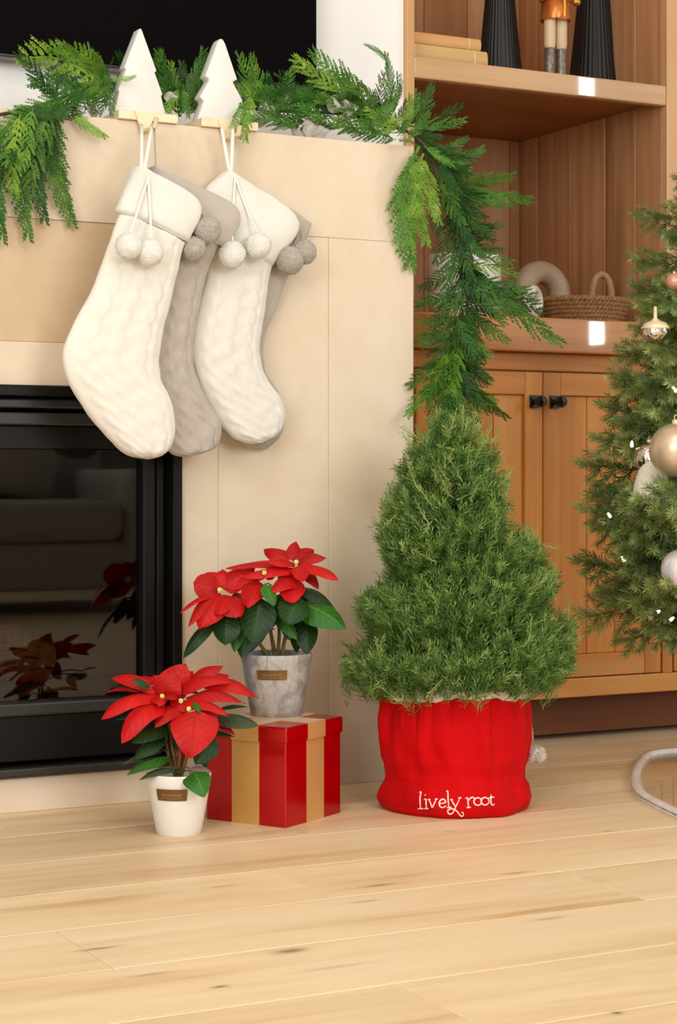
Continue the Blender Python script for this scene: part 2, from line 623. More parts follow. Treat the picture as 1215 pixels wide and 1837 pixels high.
def mk_leaf(name, c1, c2, back, vein=0.25, rough=0.45, trans=0.12):
    t = NT(name)
    uv = t.n('TexCoord').outputs['UV']
    sp = t.n('SeparateXYZ')
    t.l(uv, sp.inputs[0])
    ax = t.math('ABSOLUTE', sp.outputs[0])
    w = t.math('SINE', t.math('MULTIPLY', t.math('SUBTRACT', sp.outputs[1], t.math('MULTIPLY', ax, 0.22)), 46.0))
    vl = t.math('POWER', t.math('MAXIMUM', w, 0.0), 7.0)
    mid = t.math('POWER', t.math('MAXIMUM', t.math('SUBTRACT', 1.0, t.math('MULTIPLY', ax, 9.0)), 0.0), 1.5)
    vv = t.math('MINIMUM', t.math('ADD', t.math('MULTIPLY', vl, 0.6), mid), 1.0)
    mp = t.coords('World')
    nz = t.noise(mp.outputs[0], 30, 3)
    c = t.ramp(nz, [(0.3, srgb(c1)), (0.7, srgb(c2))])
    c = t.mix(t.math('MULTIPLY', vv, vein), c, srgb(back))
    oi = t.n('ObjectInfo').outputs['Random']
    hs = t.n('HueSaturation')
    t.l(c, hs.inputs['Color'])
    t.l(t.math('MULTIPLY_ADD', oi, 0.3, 0.85), hs.inputs['Value'])
    t.l(hs.outputs[0], t.b.inputs['Base Color'])
    t.set(Roughness=rough, Specular_IOR_Level=0.35)
    t.bump(t.math('MULTIPLY', vv, -1.0), 0.35, 0.002)
    tr = t.n('BsdfTranslucent')
    t.l(hs.outputs[0], tr.inputs[0])
    mx = t.n('MixShader')
    mx.inputs[0].default_value = trans
    t.l(t.b.outputs[0], mx.inputs[1])
    t.l(tr.outputs[0], mx.inputs[2])
    t.l(mx.outputs[0], t.out.inputs[0])
    return t.m


m_bract = mk_leaf('red_bract', 'bc0708', 'd2120e', '7c0406', 0.35, 0.5, 0.25)
m_bract_dk = mk_leaf('crimson_bract', 'a80810', 'bd0a10', '70050a', 0.3, 0.5, 0.2)
m_leaf = mk_leaf('dark_green_leaf', '12300e', '1c4216', '4c6c34', 0.3)
m_leaf_br = mk_leaf('bright_green_leaf', '225a10', '2f7018', '7fae48', 0.3)
m_leaf_gy = mk_leaf('grey_green_leaf', '38452e', '48563a', '77806a', 0.3)
m_leaf_pk = mk_leaf('pinkish_fading_leaf', 'b08c86', 'c4a09a', 'd8bcb4', 0.3)


def mk_needle(name, stops, orand=0.2, rough=0.5, hue=0.02, trans=0.2, scale=40):
    t = NT(name)
    mp = t.coords('World')
    nz = t.noise(mp.outputs[0], scale, 3)
    c = t.ramp(nz, [(0.3 + 0.4 * i / (len(stops) - 1), srgb(s)) for i, s in enumerate(stops)])
    oi = t.n('ObjectInfo').outputs['Random']
    hs = t.n('HueSaturation')
    t.l(c, hs.inputs['Color'])
    t.l(t.math('MULTIPLY_ADD', oi, 2 * orand, 1 - orand), hs.inputs['Value'])
    t.l(t.math('MULTIPLY_ADD', oi, -2 * hue, 0.5 + hue), hs.inputs['Hue'])
    t.l(hs.outputs[0], t.b.inputs['Base Color'])
    t.set(Roughness=rough, Specular_IOR_Level=0.3)
    tr = t.n('BsdfTranslucent')
    t.l(hs.outputs[0], tr.inputs[0])
    mx = t.n('MixShader')
    mx.inputs[0].default_value = trans
    t.l(t.b.outputs[0], mx.inputs[1])
    t.l(tr.outputs[0], mx.inputs[2])
    t.l(mx.outputs[0], t.out.inputs[0])
    return t.m


m_cedar_br = mk_needle('bright_cedar', ('4f7c1e', '66952a', '86ad42'))
m_cedar_md = mk_needle('mid_cedar', ('2f5a16', '437320', '5c8a2e'))
m_cedar_dk = mk_needle('dark_cedar', ('1c3f12', '2b561a', '3c6824'))
m_rosem = mk_needle('rosemary_needle', ('3a5824', '587a36', '7c9c4c', 'aabf6e'), 0.0, 0.5, 0.0, 0.2, 55)
m_fir = mk_needle('fir_needle', ('67783c', '8d9e5a', 'b2be7c'), 0.2, 0.5, 0.02, 0.2)


def mk_glass(name, tint, gloss=1.0, rough=0.0, ior=1.5):
    t = NT(name)
    tp = t.n('BsdfTransparent')
    tp.inputs[0].default_value = tint
    gl = t.n('BsdfGlossy')
    gl.inputs['Roughness'].default_value = rough
    gl.inputs['Color'].default_value = (gloss, gloss, gloss, 1)
    fr = t.n('LayerWeight')
    fr.inputs[0].default_value = 0.5
    mx = t.n('MixShader')
    t.l(t.math('MULTIPLY_ADD', t.math('POWER', fr.outputs['Facing'], 5.0), 0.55, ior), mx.inputs[0])
    t.l(tp.outputs[0], mx.inputs[1])
    t.l(gl.outputs[0], mx.inputs[2])
    t.l(mx.outputs[0], t.out.inputs[0])
    return t.m


m_glass = mk_glass('smoked_fire_glass', (0.5, 0.46, 0.41, 1), 0.9, 0.02, 0.045)
m_acryl = mk_glass('clear_acrylic', (0.95, 0.95, 0.94, 1), 1.0, 0.05, 0.02)
m_acryl_edge = plain('frosted_acrylic_edge', 'f6f3ee', 0.25, var=0.15, vs=40, coat=0.6)


def mk_bulb():
    t = NT('warm_bulb_glow')
    t.set(Emission_Strength=5.0)
    t.b.inputs['Base Color'].default_value = srgb('fff0c8')
    t.b.inputs['Emission Color'].default_value = (1.0, 0.75, 0.32, 1)
    return t.m


m_bulb = mk_bulb()


def mk_greypot():
    t = NT('weathered_grey_pot')
    mp = t.coords('World')
    n1 = t.noise(mp.outputs[0], 22, 4, 0.6, 0.8)
    c = t.ramp(n1, [(0.38, srgb('868482')), (0.5, srgb('a9a6a2')), (0.62, srgb('bab2aa'))])
    mp2 = t.coords('World', (1, 1, 0.5))
    n2 = t.noise(mp2.outputs[0], 26, 3, 0.5, 1.5)
    k = t.ramp(n2, [(0.56, (0, 0, 0, 1)), (0.60, (1, 1, 1, 1))])
    c = t.mix(t.math('MULTIPLY', k, 0.55), c, srgb('8a7d78'))
    vor = t.n('TexVoronoi', feature='DISTANCE_TO_EDGE')
    vor.inputs['Scale'].default_value = 75
    t.l(mp.outputs[0], vor.inputs['Vector'])
    cr = t.ramp(vor.outputs['Distance'], [(0.0, (1, 1, 1, 1)), (0.05, (0, 0, 0, 1))])
    c = t.mix(t.math('MULTIPLY', cr, 0.35), c, srgb('6f6a66'))
    t.l(c, t.b.inputs['Base Color'])
    t.set(Roughness=0.55)
    t.bump(t.math('SUBTRACT', n1, cr), 0.15, 0.001)
    return t.m


m_greypot = mk_greypot()

# ------------------------------------------------------------------ room shell
FY = 3.12            # front plane of the fireplace
WY = 3.463            # back wall
X0, X1, XR = -2.6, 4.1, 1.789
PLY0, PLY1 = 0.83, 3.58

b = MB()
b.box((X0, -3.3, -0.12), (X1, PLY0, 0.0))
b.box((X0, PLY1, -0.12), (X1, 4.2, 0.0))
b.box((X0, PLY0, -0.12), (-0.4, PLY1, 0.0))
b.box((3.6, PLY0, -0.12), (X1, PLY1, 0.0))
b.box((-0.4, PLY0, -0.12), (3.6, PLY1, -0.012))
floor = struct(b.build('floor', m_floor))
# boards of the floor, one object each
roww = 0.208
rows = int(round((PLY1 - PLY0) / roww))
roww = 0.208
y = 2.50
ys = [2.50 + k * roww for k in range(-8, 6)]
joints = {0: [1.19], -1: [1.56, 0.79], -2: [0.15, 2.1], -3: [1.05], 1: [0.4, 2.3], 2: [1.75], 3: [0.95, 2.75], 4: [2.0]}
for k in range(-8, 5):
    ya, yb = 2.50 + (k - 1) * roww, 2.50 + k * roww
    yb = min(yb, PLY1)
    ya = max(ya, PLY0)
    if yb - ya < 0.02:
        continue
    js = sorted(joints.get(k, [random.uniform(0.2, 1.2), random.uniform(1.8, 3.0)]))
    xs = [-0.4] + js + [3.6]
    for xa, xb in zip(xs, xs[1:]):
        q = MB()
        q.box((xa + 0.0005, ya + 0.0005, -0.012), (xb - 0.0005, yb - 0.0005, 0.0))
        q.build('plank', m_floor, floor, bevel=0.0008, seg=1)

b = MB()
b.box((X0, WY, 0), (1.9610, WY + 0.1, 2.7))
struct(b.build('wall_back', m_wall))
b = MB()
b.box((X0, -3.3, 2.7), (X1, 4.2, 2.8))
struct(b.build('ceiling', m_ceil))
b = MB()
b.box((X0, -3.4, 0), (X1, -3.3, 2.7))
struct(b.build('wall_rear', plain('warm_grey_rear_wall', '8a8278', 0.8, var=0.05)))

# ------------------------------------------------------------------ fireplace surround
fp = thing('fireplace_surround', 'beige limestone slab fireplace surround behind the stockings', 'fireplace', (1.0, 3.3, 0))
xi, xo = 1.3106, 1.3832
zt, zl, zm, zi, zb = 1.203, 1.019, 0.807, 0.732, 0.059


def slab(x0, z0, x1, z1, m, dy=0.0, name='stone_slab'):
    q = MB()
    q.box((x0 + 0.0002, FY + dy, z0 + 0.0002), (x1 - 0.0002, FY + 0.03, z1 - 0.0002))
    return q.build(name, m, fp, bevel=0.0007, seg=1)


slab(-0.2, zl, XR, zt, m_stone)
slab(1.607, 0, XR, zl, m_stone)
slab(xo, 0, 1.607, zl, m_stone, 0.0005)
slab(-0.2, zm, xo, zl, m_stone2, 0.002)
slab(-0.2, zi, xo, zm, m_stone, 0.0005)
slab(xi, 0, xo, zi, m_stone, 0.0005)
slab(-0.2, 0, xi, zb, m_stone, 0.0)
slab(-0.2, 0.0, 0.30, zi, m_stone, 0.0)
q = MB()
q.box((-0.2, FY + 0.03, zi), (XR, WY - 0.001, zt - 0.001))
q.box((xi + 0.02, FY + 0.03, 0), (XR, WY - 0.001, zi))
q.box((-0.2, FY + 0.03, 0), (0.28, WY - 0.001, zi))
q.box((0.28, FY + 0.03, 0), (xi + 0.02, WY - 0.001, zb - 0.005))
q.build('core', m_stone, fp)

# ------------------------------------------------------------------ fireplace insert
fi = thing('fireplace_insert', 'black metal gas fireplace insert with smoked glass front', 'fireplace insert', (0.8, 3.2, 0.06))
ix0, ix1, iz0, iz1 = 0.30, 1.3085, 0.061, 0.731


def bars(name, x0, z0, x1, z1, w, ya, yb, m, bev=0.002):
    q = MB()
    q.box((x0, ya, z0), (x0 + w, yb, z1))
    q.box((x1 - w, ya, z0), (x1, yb, z1))
    q.box((x0 + w, ya, z1 - w), (x1 - w, yb, z1))
    q.box((x0 + w, ya, z0), (x1 - w, yb, z0 + w))
    return q.build(name, m, fi, bevel=bev, seg=1)


bars('outer_frame', ix0, iz0, ix1, iz1, 0.018, FY - 0.012, FY + 0.06, m_black)
q = MB()
q.box((ix0 + 0.02, FY + 0.004, 0.693), (ix1 - 0.022, FY + 0.05, 0.709))
q.build('hood_band', m_black2, fi, bevel=0.003)
q = MB()
q.box((ix0 + 0.02, FY + 0.012, 0.664), (ix1 - 0.022, FY + 0.05, 0.686))
q.build('hood_band', m_black2, fi, bevel=0.003)
q = MB()
q.box((ix0 + 0.02, FY + 0.03, 0.62), (ix1 - 0.022, FY + 0.05, 0.664))
q.build('top_louver', m_black, fi, bevel=0.002)
gx1 = 1.242
q = MB()
q.box((gx1, FY + 0.012, 0.165), (gx1 + 0.026, FY + 0.05, 0.664))
q.build('door_stile', m_black, fi, bevel=0.004)
q = MB()
q.box((ix0 + 0.03, FY + 0.012, 0.165), (ix0 + 0.056, FY + 0.05, 0.664))
q.build('door_stile', m_black, fi, bevel=0.004)
q = MB()
q.box((gx1 + 0.029, FY + 0.02, 0.08), (gx1 + 0.046, FY + 0.05, 0.664))
q.build('door_stile', m_black, fi, bevel=0.004)
q = MB()
q.box((ix0 + 0.03, FY + 0.004, 0.163), (ix1 - 0.025, FY + 0.04, 0.186))
q.build('door_rail', m_black2, fi, bevel=0.004)
q = MB()
q.box((ix0 + 0.02, FY + 0.015, 0.084), (ix1 - 0.022, FY + 0.045, 0.163))
q.build('lower_panel', m_black, fi, bevel=0.002)
q = MB()
q.box((ix0 + 0.005, FY - 0.02, 0.062), (ix1 - 0.005, FY + 0.02, 0.078))
q.build('bottom_flange', m_black2, fi, bevel=0.004)
q = MB()
q.box((ix0 + 0.05, FY + 0.03, 0.184), (gx1 + 0.004, FY + 0.034, 0.624))
q.build('glass_pane', m_glass, fi)
# lining open at the front
q = MB()
q.box((ix0 + 0.02, FY + 0.30, 0.064), (ix1 - 0.01, FY + 0.32, 0.70))
q.box((ix0 + 0.02, FY + 0.05, 0.064), (ix0 + 0.04, FY + 0.30, 0.70))
q.box((ix1 - 0.02, FY + 0.05, 0.064), (ix1 - 0.005, FY + 0.30, 0.70))
q.box((ix0 + 0.04, FY + 0.05, 0.66), (ix1 - 0.02, FY + 0.30, 0.68))
q.box((ix0 + 0.04, FY + 0.05, 0.165), (ix1 - 0.02, FY + 0.30, 0.185))
q.build('firebox_lining', m_firebox, fi)

# logs behind the glass
LY = FY + 0.13
lg = thing('ceramic_log', 'tan cracked ceramic log resting behind the fireplace glass', 'log', (1.0, LY, 0.215))
q = MB()
pr = []
p0, p1 = PY(-40, 1205, LY), PY(80, 1205, LY)
for i in range(25):
    t_ = i / 24
    x = p0.x + (p1.x - p0.x) * t_
    zc = 0.262 - 0.02 * max(0, t_ - 0.4) * 2
    pr.append((x, LY + 0.01 * math.sin(5 * t_), zc))
rr = [0.052 * (1 - 0.45 * max(0, i / 24 - 0.35)) * (1 + 0.06 * math.sin(i * 2.1)) for i in range(25)]
q.tube(pr, rr, 14)
q.build('log_body', m_log, lg, smooth=True, sharp=0.7)
for k, (a_, zz) in enumerate(((0.15, 0.285), (0.45, 0.27), (0.3, 0.24), (0.62, 0.255), (0.85, 0.235))):
    q = MB()
    x = p0.x + (p1.x - p0.x) * a_
    q.tube([(x - 0.025, LY - 0.052, zz), (x, LY - 0.054, zz + 0.004), (x + 0.02, LY - 0.05, zz - 0.001)], 0.0016, 5)
    q.build('crack', m_ember, lg)
q = MB()
pa, pb = PY(52, 1216, LY + 0.03), PY(133, 1262, LY + 0.03)
q.box((pa.x, LY, 0.186), (pb.x, LY + 0.06, pa.z))
tag(q.build('fire_brick', m_log, bevel=0.004), 'small tan block beside the log behind the fireplace glass', 'brick')
for k in range(4):
    q = MB()
    c = PY(8 + 18 * k, 1254, LY - 0.05)
    q.ball((c.x, LY - 0.06, 0.199), (0.016, 0.014, 0.013), 9, 6)
    tag(q.build('ember_stone', m_ember, smooth=False), 'dark ember stone, ' + ('first', 'second', 'third', 'fourth')[k] + ' from the left below the log behind the glass', 'stone', 'ember stones on the firebox floor')

# ------------------------------------------------------------------ television
TVY = 3.40
pe = PY(571, 100, TVY)
tv = thing('television', 'large black flat television mounted above the mantel', 'television', (0.8, 3.42, 1.38))
tz = PY(60, 106, TVY).z
q = MB()
q.box((-0.35, TVY + 0.005, tz), (pe.x, TVY + 0.04, 2.25))
q.build('bezel', m_bezel, tv, bevel=0.003)
q = MB()
q.box((-0.345, TVY, tz + 0.006), (pe.x - 0.005, TVY + 0.006, 2.244))
q.build('screen', m_screen, tv)
q = MB()
q.box((0.2, TVY + 0.04, 1.6), (0.7, WY - 0.001, 2.0))
q.build('wall_bracket', m_black, tv)

# ------------------------------------------------------------------ built-in cabinet
CY = 3.45            # face of doors and stiles
NX0, NX1, NY = 1.981, 2.640, 4.07
zc0, zc1 = 0.844, 0.919
cab = thing('base_cabinet', 'honey wood base cabinet with beadboard doors under the counter', 'cabinet', (2.4, 3.5, 0))
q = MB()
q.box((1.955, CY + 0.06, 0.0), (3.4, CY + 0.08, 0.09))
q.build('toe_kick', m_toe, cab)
q = MB()
q.box((1.955, CY, 0.087), (3.4, CY + 0.02, 0.129))
q.build('bottom_rail', m_cabx, cab, bevel=0.003)
q = MB()
q.box((1.955, CY + 0.005, 0.805), (3.4, CY + 0.025, zc0))
q.build('apron', m_cabx, cab, bevel=0.003)
q = MB()
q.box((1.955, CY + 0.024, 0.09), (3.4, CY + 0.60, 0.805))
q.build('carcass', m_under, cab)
q = MB()
q.box((2.628, CY, 0.129), (2.656, CY + 0.02, 0.805))
q.build('face_stile', m_cab, cab, bevel=0.002)


def door(xa, xb, knob_x):
    z0, z1 = 0.131, 0.802
    st = 0.046
    d = thing('cabinet_door', '', '', (xa, CY, z0))
    del d['label'], d['category']
    d.parent = cab
    d.location = Vector((xa, CY, z0)) - WLOC[cab.name]
    def pc(nm, lo, hi, m, bev=0.0025):
        q = MB()
        q.box(lo, hi)
        return q.build(nm, m, d, bevel=bev)
    pc('stile', (xa + 0.001, CY, z0), (xa + st, CY + 0.02, z1), m_cab)
    pc('stile', (xb - st, CY, z0), (xb - 0.001, CY + 0.02, z1), m_cab)
    pc('rail', (xa + st, CY + 0.0005, z0), (xb - st, CY + 0.02, z0 + 0.05), m_cabx)
    pc('rail', (xa + st, CY + 0.0005, z1 - 0.05), (xb - st, CY + 0.02, z1), m_cabx)
    wb = (xb - xa - 2 * st) / 3
    for k in range(3):
        pc('panel_board', (xa + st + k * wb + 0.0008, CY + 0.009, z0 + 0.05), (xa + st + (k + 1) * wb - 0.0008, CY + 0.018, z1 - 0.05), m_cab, 0.002)
    if knob_x is not None:
        kz = PY(967, 721, CY).z
        q = MB()
        q.box((knob_x - 0.011, CY - 0.005, kz - 0.014), (knob_x + 0.011, CY + 0.001, kz + 0.014))
        Mx = Matrix.Translation((knob_x, CY - 0.004, kz)) @ Matrix.Rotation(pi / 2, 4, 'X')
        k2 = MB()
        k2.lathe([(0.006, 0), (0.0055, 0.010), (0.0085, 0.014), (0.0125, 0.020), (0.0135, 0.026), (0.011, 0.032), (0.004, 0.035)], 18)
        q.add([Mx @ Vector(p) for p in k2.v], k2.f)
        q.build('knob', m_knob, d, smooth=True, sharp=0.6)


xg = 2.304
door(1.984, xg, PY(956, 721, CY).x + 0.003)
door(xg, 2.624, PY(992, 721, CY).x + 0.003)
door(2.660, 2.98, 2.955)
door(2.98, 3.30, None)

ct = MB()
ct.box((1.955, 3.42, zc0), (3.4, NY, zc1))
tag(ct.build('countertop', m_counter, bevel=0.004), 'thick honey wood counter slab below the open niche', 'countertop')

bc = thing('bookcase', 'tall honey wood bookcase with deep open niches right of the fireplace', 'bookcase', (2.3, 3.7, 0.919))
zs0, zs1 = 1.415, 1.460
q = MB()
q.box((1.9615, CY, zc1), (NX0, NY, 2.5))
q.build('side_panel', m_stile, bc, bevel=0.002)
q = MB()
q.box((NX1, CY, zc1), (NX1 + 0.075, CY + 0.02, 2.5))
q.build('side_stile', m_stile, bc, bevel=0.002)
q = MB()
q.box((NX1 + 0.012, CY + 0.02, zc1), (NX1 + 0.075, NY, 2.5))
q.build('divider', m_stile, bc)
q = MB()
q.box((NX0, CY + 0.002, zs0), (NX1, CY + 0.025, zs1))
q.build('shelf_nosing', m_shelf, bc, bevel=0.003)
q = MB()
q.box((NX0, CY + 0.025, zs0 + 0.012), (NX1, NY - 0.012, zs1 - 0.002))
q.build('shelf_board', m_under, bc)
q = MB()
q.box((1.9615, CY, 2.45), (2.715, NY, 2.5))
q.build('top_board', m_shelf, bc)
yb_ = [NY, 3.981, 3.835, 3.69, 3.57, CY + 0.02]
for a_, c_ in zip(yb_, yb_[1:]):
    q = MB()
    q.box((NX1, c_ + 0.0008, zc1), (NX1 + 0.012, a_ - 0.0008, 2.45))
    q.build('side_board', m_lining, bc, bevel=0.0015, seg=1)
k = 0
x = NX0
while x < NX1 - 0.01:
    xb = min(x + 0.1255, NX1)
    q = MB()
    q.box((x + 0.0008, NY - 0.012, zc1), (xb - 0.0008, NY, 2.45))
    q.build('back_board', m_lining, bc, bevel=0.0015, seg=1)
    x = xb
q = MB()
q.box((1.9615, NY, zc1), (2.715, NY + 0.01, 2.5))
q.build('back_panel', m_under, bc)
q = MB()
q.box((2.715, CY, zc1), (3.4, CY + 0.02, 2.5))
q.build('neighbour_panel', m_stile, bc)

# ------------------------------------------------------------------ things on the upper shelf
def book(label, x0, x1, y0, y1, z0, z1, m, rot):
    c = Vector(((x0 + x1) / 2, (y0 + y1) / 2, z0))
    t_ = thing('book', label, 'book', c, 'stacked books on the upper shelf')
    R = Matrix.Translation(c) @ Matrix.Rotation(rot, 4, 'Z') @ Matrix.Translation(-c)
    q = MB()
    q.box((x0, y0, z0), (x1, y1, z0 + 0.003), R)
    q.box((x0, y0, z1 - 0.003), (x1, y1, z1), R)
    n = 8
    h = (z1 - z0) / 2
    sp = [(y0 - 0.006 * math.cos(-pi / 2 + pi * i / n), z0 + h - h * math.cos(pi * i / n)) for i in range(n + 1)] + [(y0 + 0.003, z1), (y0 + 0.003, z0)]
    q.prism(sp, x0, x1, lambda a, b_, d: R @ Vector((d, a, b_)))
    q.build('cover', m, t_, bevel=0.0008, seg=1)
    q = MB()
    q.box((x0 + 0.004, y0 + 0.003, z0 + 0.003), (x1 - 0.004, y1 - 0.004, z1 - 0.003), R)
    q.build('pages', m_page, t_)
    for fx in (0.12, 0.83):
        q = MB()
        xx = x0 + (x1 - x0) * fx
        sp2 = [(y0 - 0.0075 * math.sin(pi * i / n), z0 + h - h * math.cos(pi * i / n)) for i in range(n + 1)]
        q.prism(sp2, xx, xx + 0.004, lambda a, b_, d: R @ Vector((d, a, b_)))
        q.build('spine_band', m_page, t_)


book('lower thick tan book of the pair beside the black vase', 1.992, 2.206, 3.525, 3.70, zs1, zs1 + 0.046, m_book2, 0.0)
book('upper thin tan book on top of the thicker book', 1.992, 2.192, 3.53, 3.69, zs1 + 0.046, zs1 + 0.073, m_book1, 0.0)


def vase(label, u, Y, rb, rt, h):
    c = PY(u, 60, Y)
    q = MB()
    prof = [(rb * 0.97, 0), (rb, 0.006)]
    for i in range(1, 13):
        s = i / 12
        prof.append((rb + (rt - rb) * s ** 0.85, 0.006 + h * 0.8 * s))
    prof += [(rt * 0.98, h * 0.86), (rt * 1.12, h * 0.93), (rt * 1.25, h), (rt * 1.12, h), (rt * 0.85, h * 0.9)]
    q.lathe(prof, 144, (c.x, Y, zs1), lambda r, z, a, i: r * (1 + (0.022 * math.sin(36 * a + 0.6 * math.sin(9 * a)) if z > 0.004 else 0)))
    tag(q.build('ribbed_vase', m_vase, smooth=True), label, 'vase')


vase('black ribbed tapered vase beside the stacked books', 897, 3.66, 0.0545, 0.026, 0.36)
vase('black ribbed tapered vase behind the nutcracker legs', 1066, 3.70, 0.0660, 0.030, 0.42)

NYk = 3.55
nc = PY(997, 60, NYk)
nut = thing('nutcracker', 'copper and gold nutcracker figure with cream legs between black vases', 'figurine', (nc.x, NYk, zs1))


def nz_(v):
    return PY(997, v, NYk).z


sx = 0.001257 / 0.886
for s in (-1, 1):
    cx = nc.x + s * 0.0155
    q = MB()
    q.lathe([(0.0115, 0), (0.012, 0.012), (0.0118, nz_(92) - zs1), (0.013, nz_(89) - zs1), (0.010, nz_(88) - zs1)], 20, (cx, NYk, zs1))
    q.box((cx - 0.009, NYk - 0.024, zs1), (cx + 0.009, NYk, zs1 + 0.014))
    q.build('boot', m_boot, nut, smooth=True, sharp=0.6)
    q = MB()
    q.lathe([(0.0115, nz_(88)), (0.0135, nz_(80)), (0.0135, nz_(37)), (0.010, nz_(36))], 20, (cx, NYk, 0))
    q.build('leg', m_cream, nut, smooth=True, sharp=0.6)
q = MB()
q.lathe([(0.0345, nz_(38)), (0.0355, nz_(34)), (0.033, nz_(8)), (0.029, nz_(2)), (0.031, nz_(-30)), (0.034, nz_(-60)), (0.02, nz_(-72)), (0.012, nz_(-78))], 28, (nc.x, NYk, 0))
q.build('coat', m_copper, nut, smooth=True, sharp=0.7)
q = MB()
q.lathe([(0.0335, nz_(6)), (0.036, nz_(4)), (0.036, nz_(-3)), (0.031, nz_(-5))], 28, (nc.x, NYk, 0))
q.build('belt', m_goldp, nut, smooth=True, sharp=0.6)
q = MB()
q.box((nc.x - 0.003, NYk - 0.0375, nz_(36)), (nc.x + 0.003, NYk - 0.03, nz_(2)))
q.build('coat_edge', m_goldp, nut, bevel=0.001)
for s in (-1, 1):
    q = MB()
    q.tube([(nc.x + s * 0.032, NYk, nz_(-55)), (nc.x + s * 0.046, NYk, nz_(-35)), (nc.x + s * 0.046, NYk - 0.01, nz_(-8))], [0.012, 0.011, 0.009], 12)
    q.build('arm', m_copper, nut, smooth=True)
    q = MB()
    q.ball((nc.x + s * 0.047, NYk - 0.014, nz_(2)), (0.011, 0.010, 0.009), 14, 10)
    q.tube([(nc.x + s * 0.047, NYk - 0.012, nz_(-12)), (nc.x + s * 0.047, NYk - 0.013, nz_(-4))], 0.012, 14)
    q.build('hand', m_goldp, nut, smooth=True)
q = MB()
q.lathe([(0.012, nz_(-76)), (0.021, nz_(-80)), (0.023, nz_(-100)), (0.021, nz_(-115)), (0.01, nz_(-120))], 20, (nc.x, NYk, 0))
q.build('head', m_cream, nut, smooth=True)
q = MB()
q.lathe([(0.024, nz_(-110)), (0.025, nz_(-115)), (0.028, nz_(-160)), (0.024, nz_(-166)), (0.01, nz_(-168))], 24, (nc.x, NYk, 0))
q.build('hat', m_copper, nut, smooth=True, sharp=0.6)
q = MB()
for s in (-1, 1):
    q.ball((nc.x + s * 0.008, NYk - 0.022, nz_(-98)), 0.003, 8, 6)
q.build('eyes', m_knob, nut)
q = MB()
q.box((nc.x - 0.007, NYk - 0.025, nz_(-82)), (nc.x + 0.007, NYk - 0.018, nz_(-88)))
q.build('beard', m_fur, nut, bevel=0.002)

# ------------------------------------------------------------------ things in the lower niche
c = PY(832, 500, 3.60)
jar = thing('white_jar', 'white ceramic jar half hidden behind the cedar in the niche', 'jar', (c.x, 3.60, zc1))
R_ = 0.083
q = MB()
q.lathe([(0.045, 0), (0.066, 0.006), (0.080, 0.03), (R_, 0.052), (R_ - 0.004, 0.064), (R_, 0.07), (R_, 0.14), (R_ - 0.006, 0.148), (R_ - 0.02, 0.148), (R_ - 0.02, 0.12)], 48, (c.x, 3.60, zc1))
q.build('body', m_whitejar, jar, smooth=True, sharp=0.8)

ln = thing('wooden_knot', 'pale carved wooden link sculpture beside the woven basket', 'sculpture', (PY(970, 540, 3.58).x, 3.58, zc1))
oc = PY(974, 527, 3.68)
q = MB()
cen = Vector((oc.x, 3.68, zc1 + 0.0795))
pts = []
for i in range(40):
    a = 2 * pi * i / 40
    pts.append(cen + Vector((0.054 * math.cos(a), 0.012 * math.sin(a + 0.6), 0.0525 * math.sin(a))))
q.tube(pts, 0.0265, 18, closed=True)
q.build('wooden_link', m_palewood, ln, smooth=True)
q = MB()
cen = PY(957, 529, 3.475)
cen.z = zc1 + 0.038
pts = []
for i in range(36):
    a = 2 * pi * i / 36
    pts.append(cen + Vector((0.03 * math.cos(a) * 0.8, 0.03 * math.cos(a) * 0.6, 0.026 * math.sin(a))))
q.tube(pts, 0.0125, 14, closed=True)
lk = q.build('polished_link', m_pearl, ln, smooth=True)
lk['label'] = 'glossy white link'

pl, pr_ = PY(978, 545, 3.54), PY(1122, 545, 3.54)
bcn = Vector(((pl.x + pr_.x) / 2, 3.54, 0))
bk = thing('woven_basket', 'oval woven seagrass tray basket with an arched handle on the counter', 'basket', (bcn.x, bcn.y, zc1))
RX, RYb = (pr_.x - pl.x) / 2 - 0.006, 0.080
for k in range(6):
    s = k / 5
    z = zc1 + 0.006 + s * 0.046
    ex = RX * (0.80 + 0.20 * s)
    ey = RYb * (0.82 + 0.18 * s)
    q = MB()
    for ph in (0, pi):
        pts = []
        for i in range(150):
            a = 2 * pi * i / 150
            w = 30 * a + ph + k * 1.3
            pts.append((bcn.x + (ex + 0.0032 * math.cos(w)) * math.cos(a), bcn.y + (ey + 0.0032 * math.cos(w)) * math.sin(a), z + 0.0035 * math.sin(w)))
        q.tube(pts, 0.0048, 6, closed=True)
    q.build('woven_coil', m_seagrass, bk, smooth=True)
q = MB()
q.lathe([(0.001, zc1 + 0.002), (0.064, zc1 + 0.002), (0.064, zc1 + 0.006), (0.001, zc1 + 0.006)], 32, (bcn.x, bcn.y, 0))
q.build('basket_base', m_seagrass, bk)
hu = PY(1080, 500, 3.56)
for s, hx in ((1, hu.x),):
    q = MB()
    pts = []
    for i in range(21):
        a = pi * i / 20
        pts.append((hx - 0.028 * math.cos(a), 3.56, zc1 + 0.046 + 0.072 * math.sin(a) ** 0.7))
    rr = [0.0078 + 0.0008 * math.sin(i * 2.2) for i in range(21)]
    q.tube(pts, rr, 12)
    q.build('handle', m_seagrassh, bk, smooth=True)

# ------------------------------------------------------------------ stocking holders
def outline(hw, top, cx, zpx, Y):
    pass


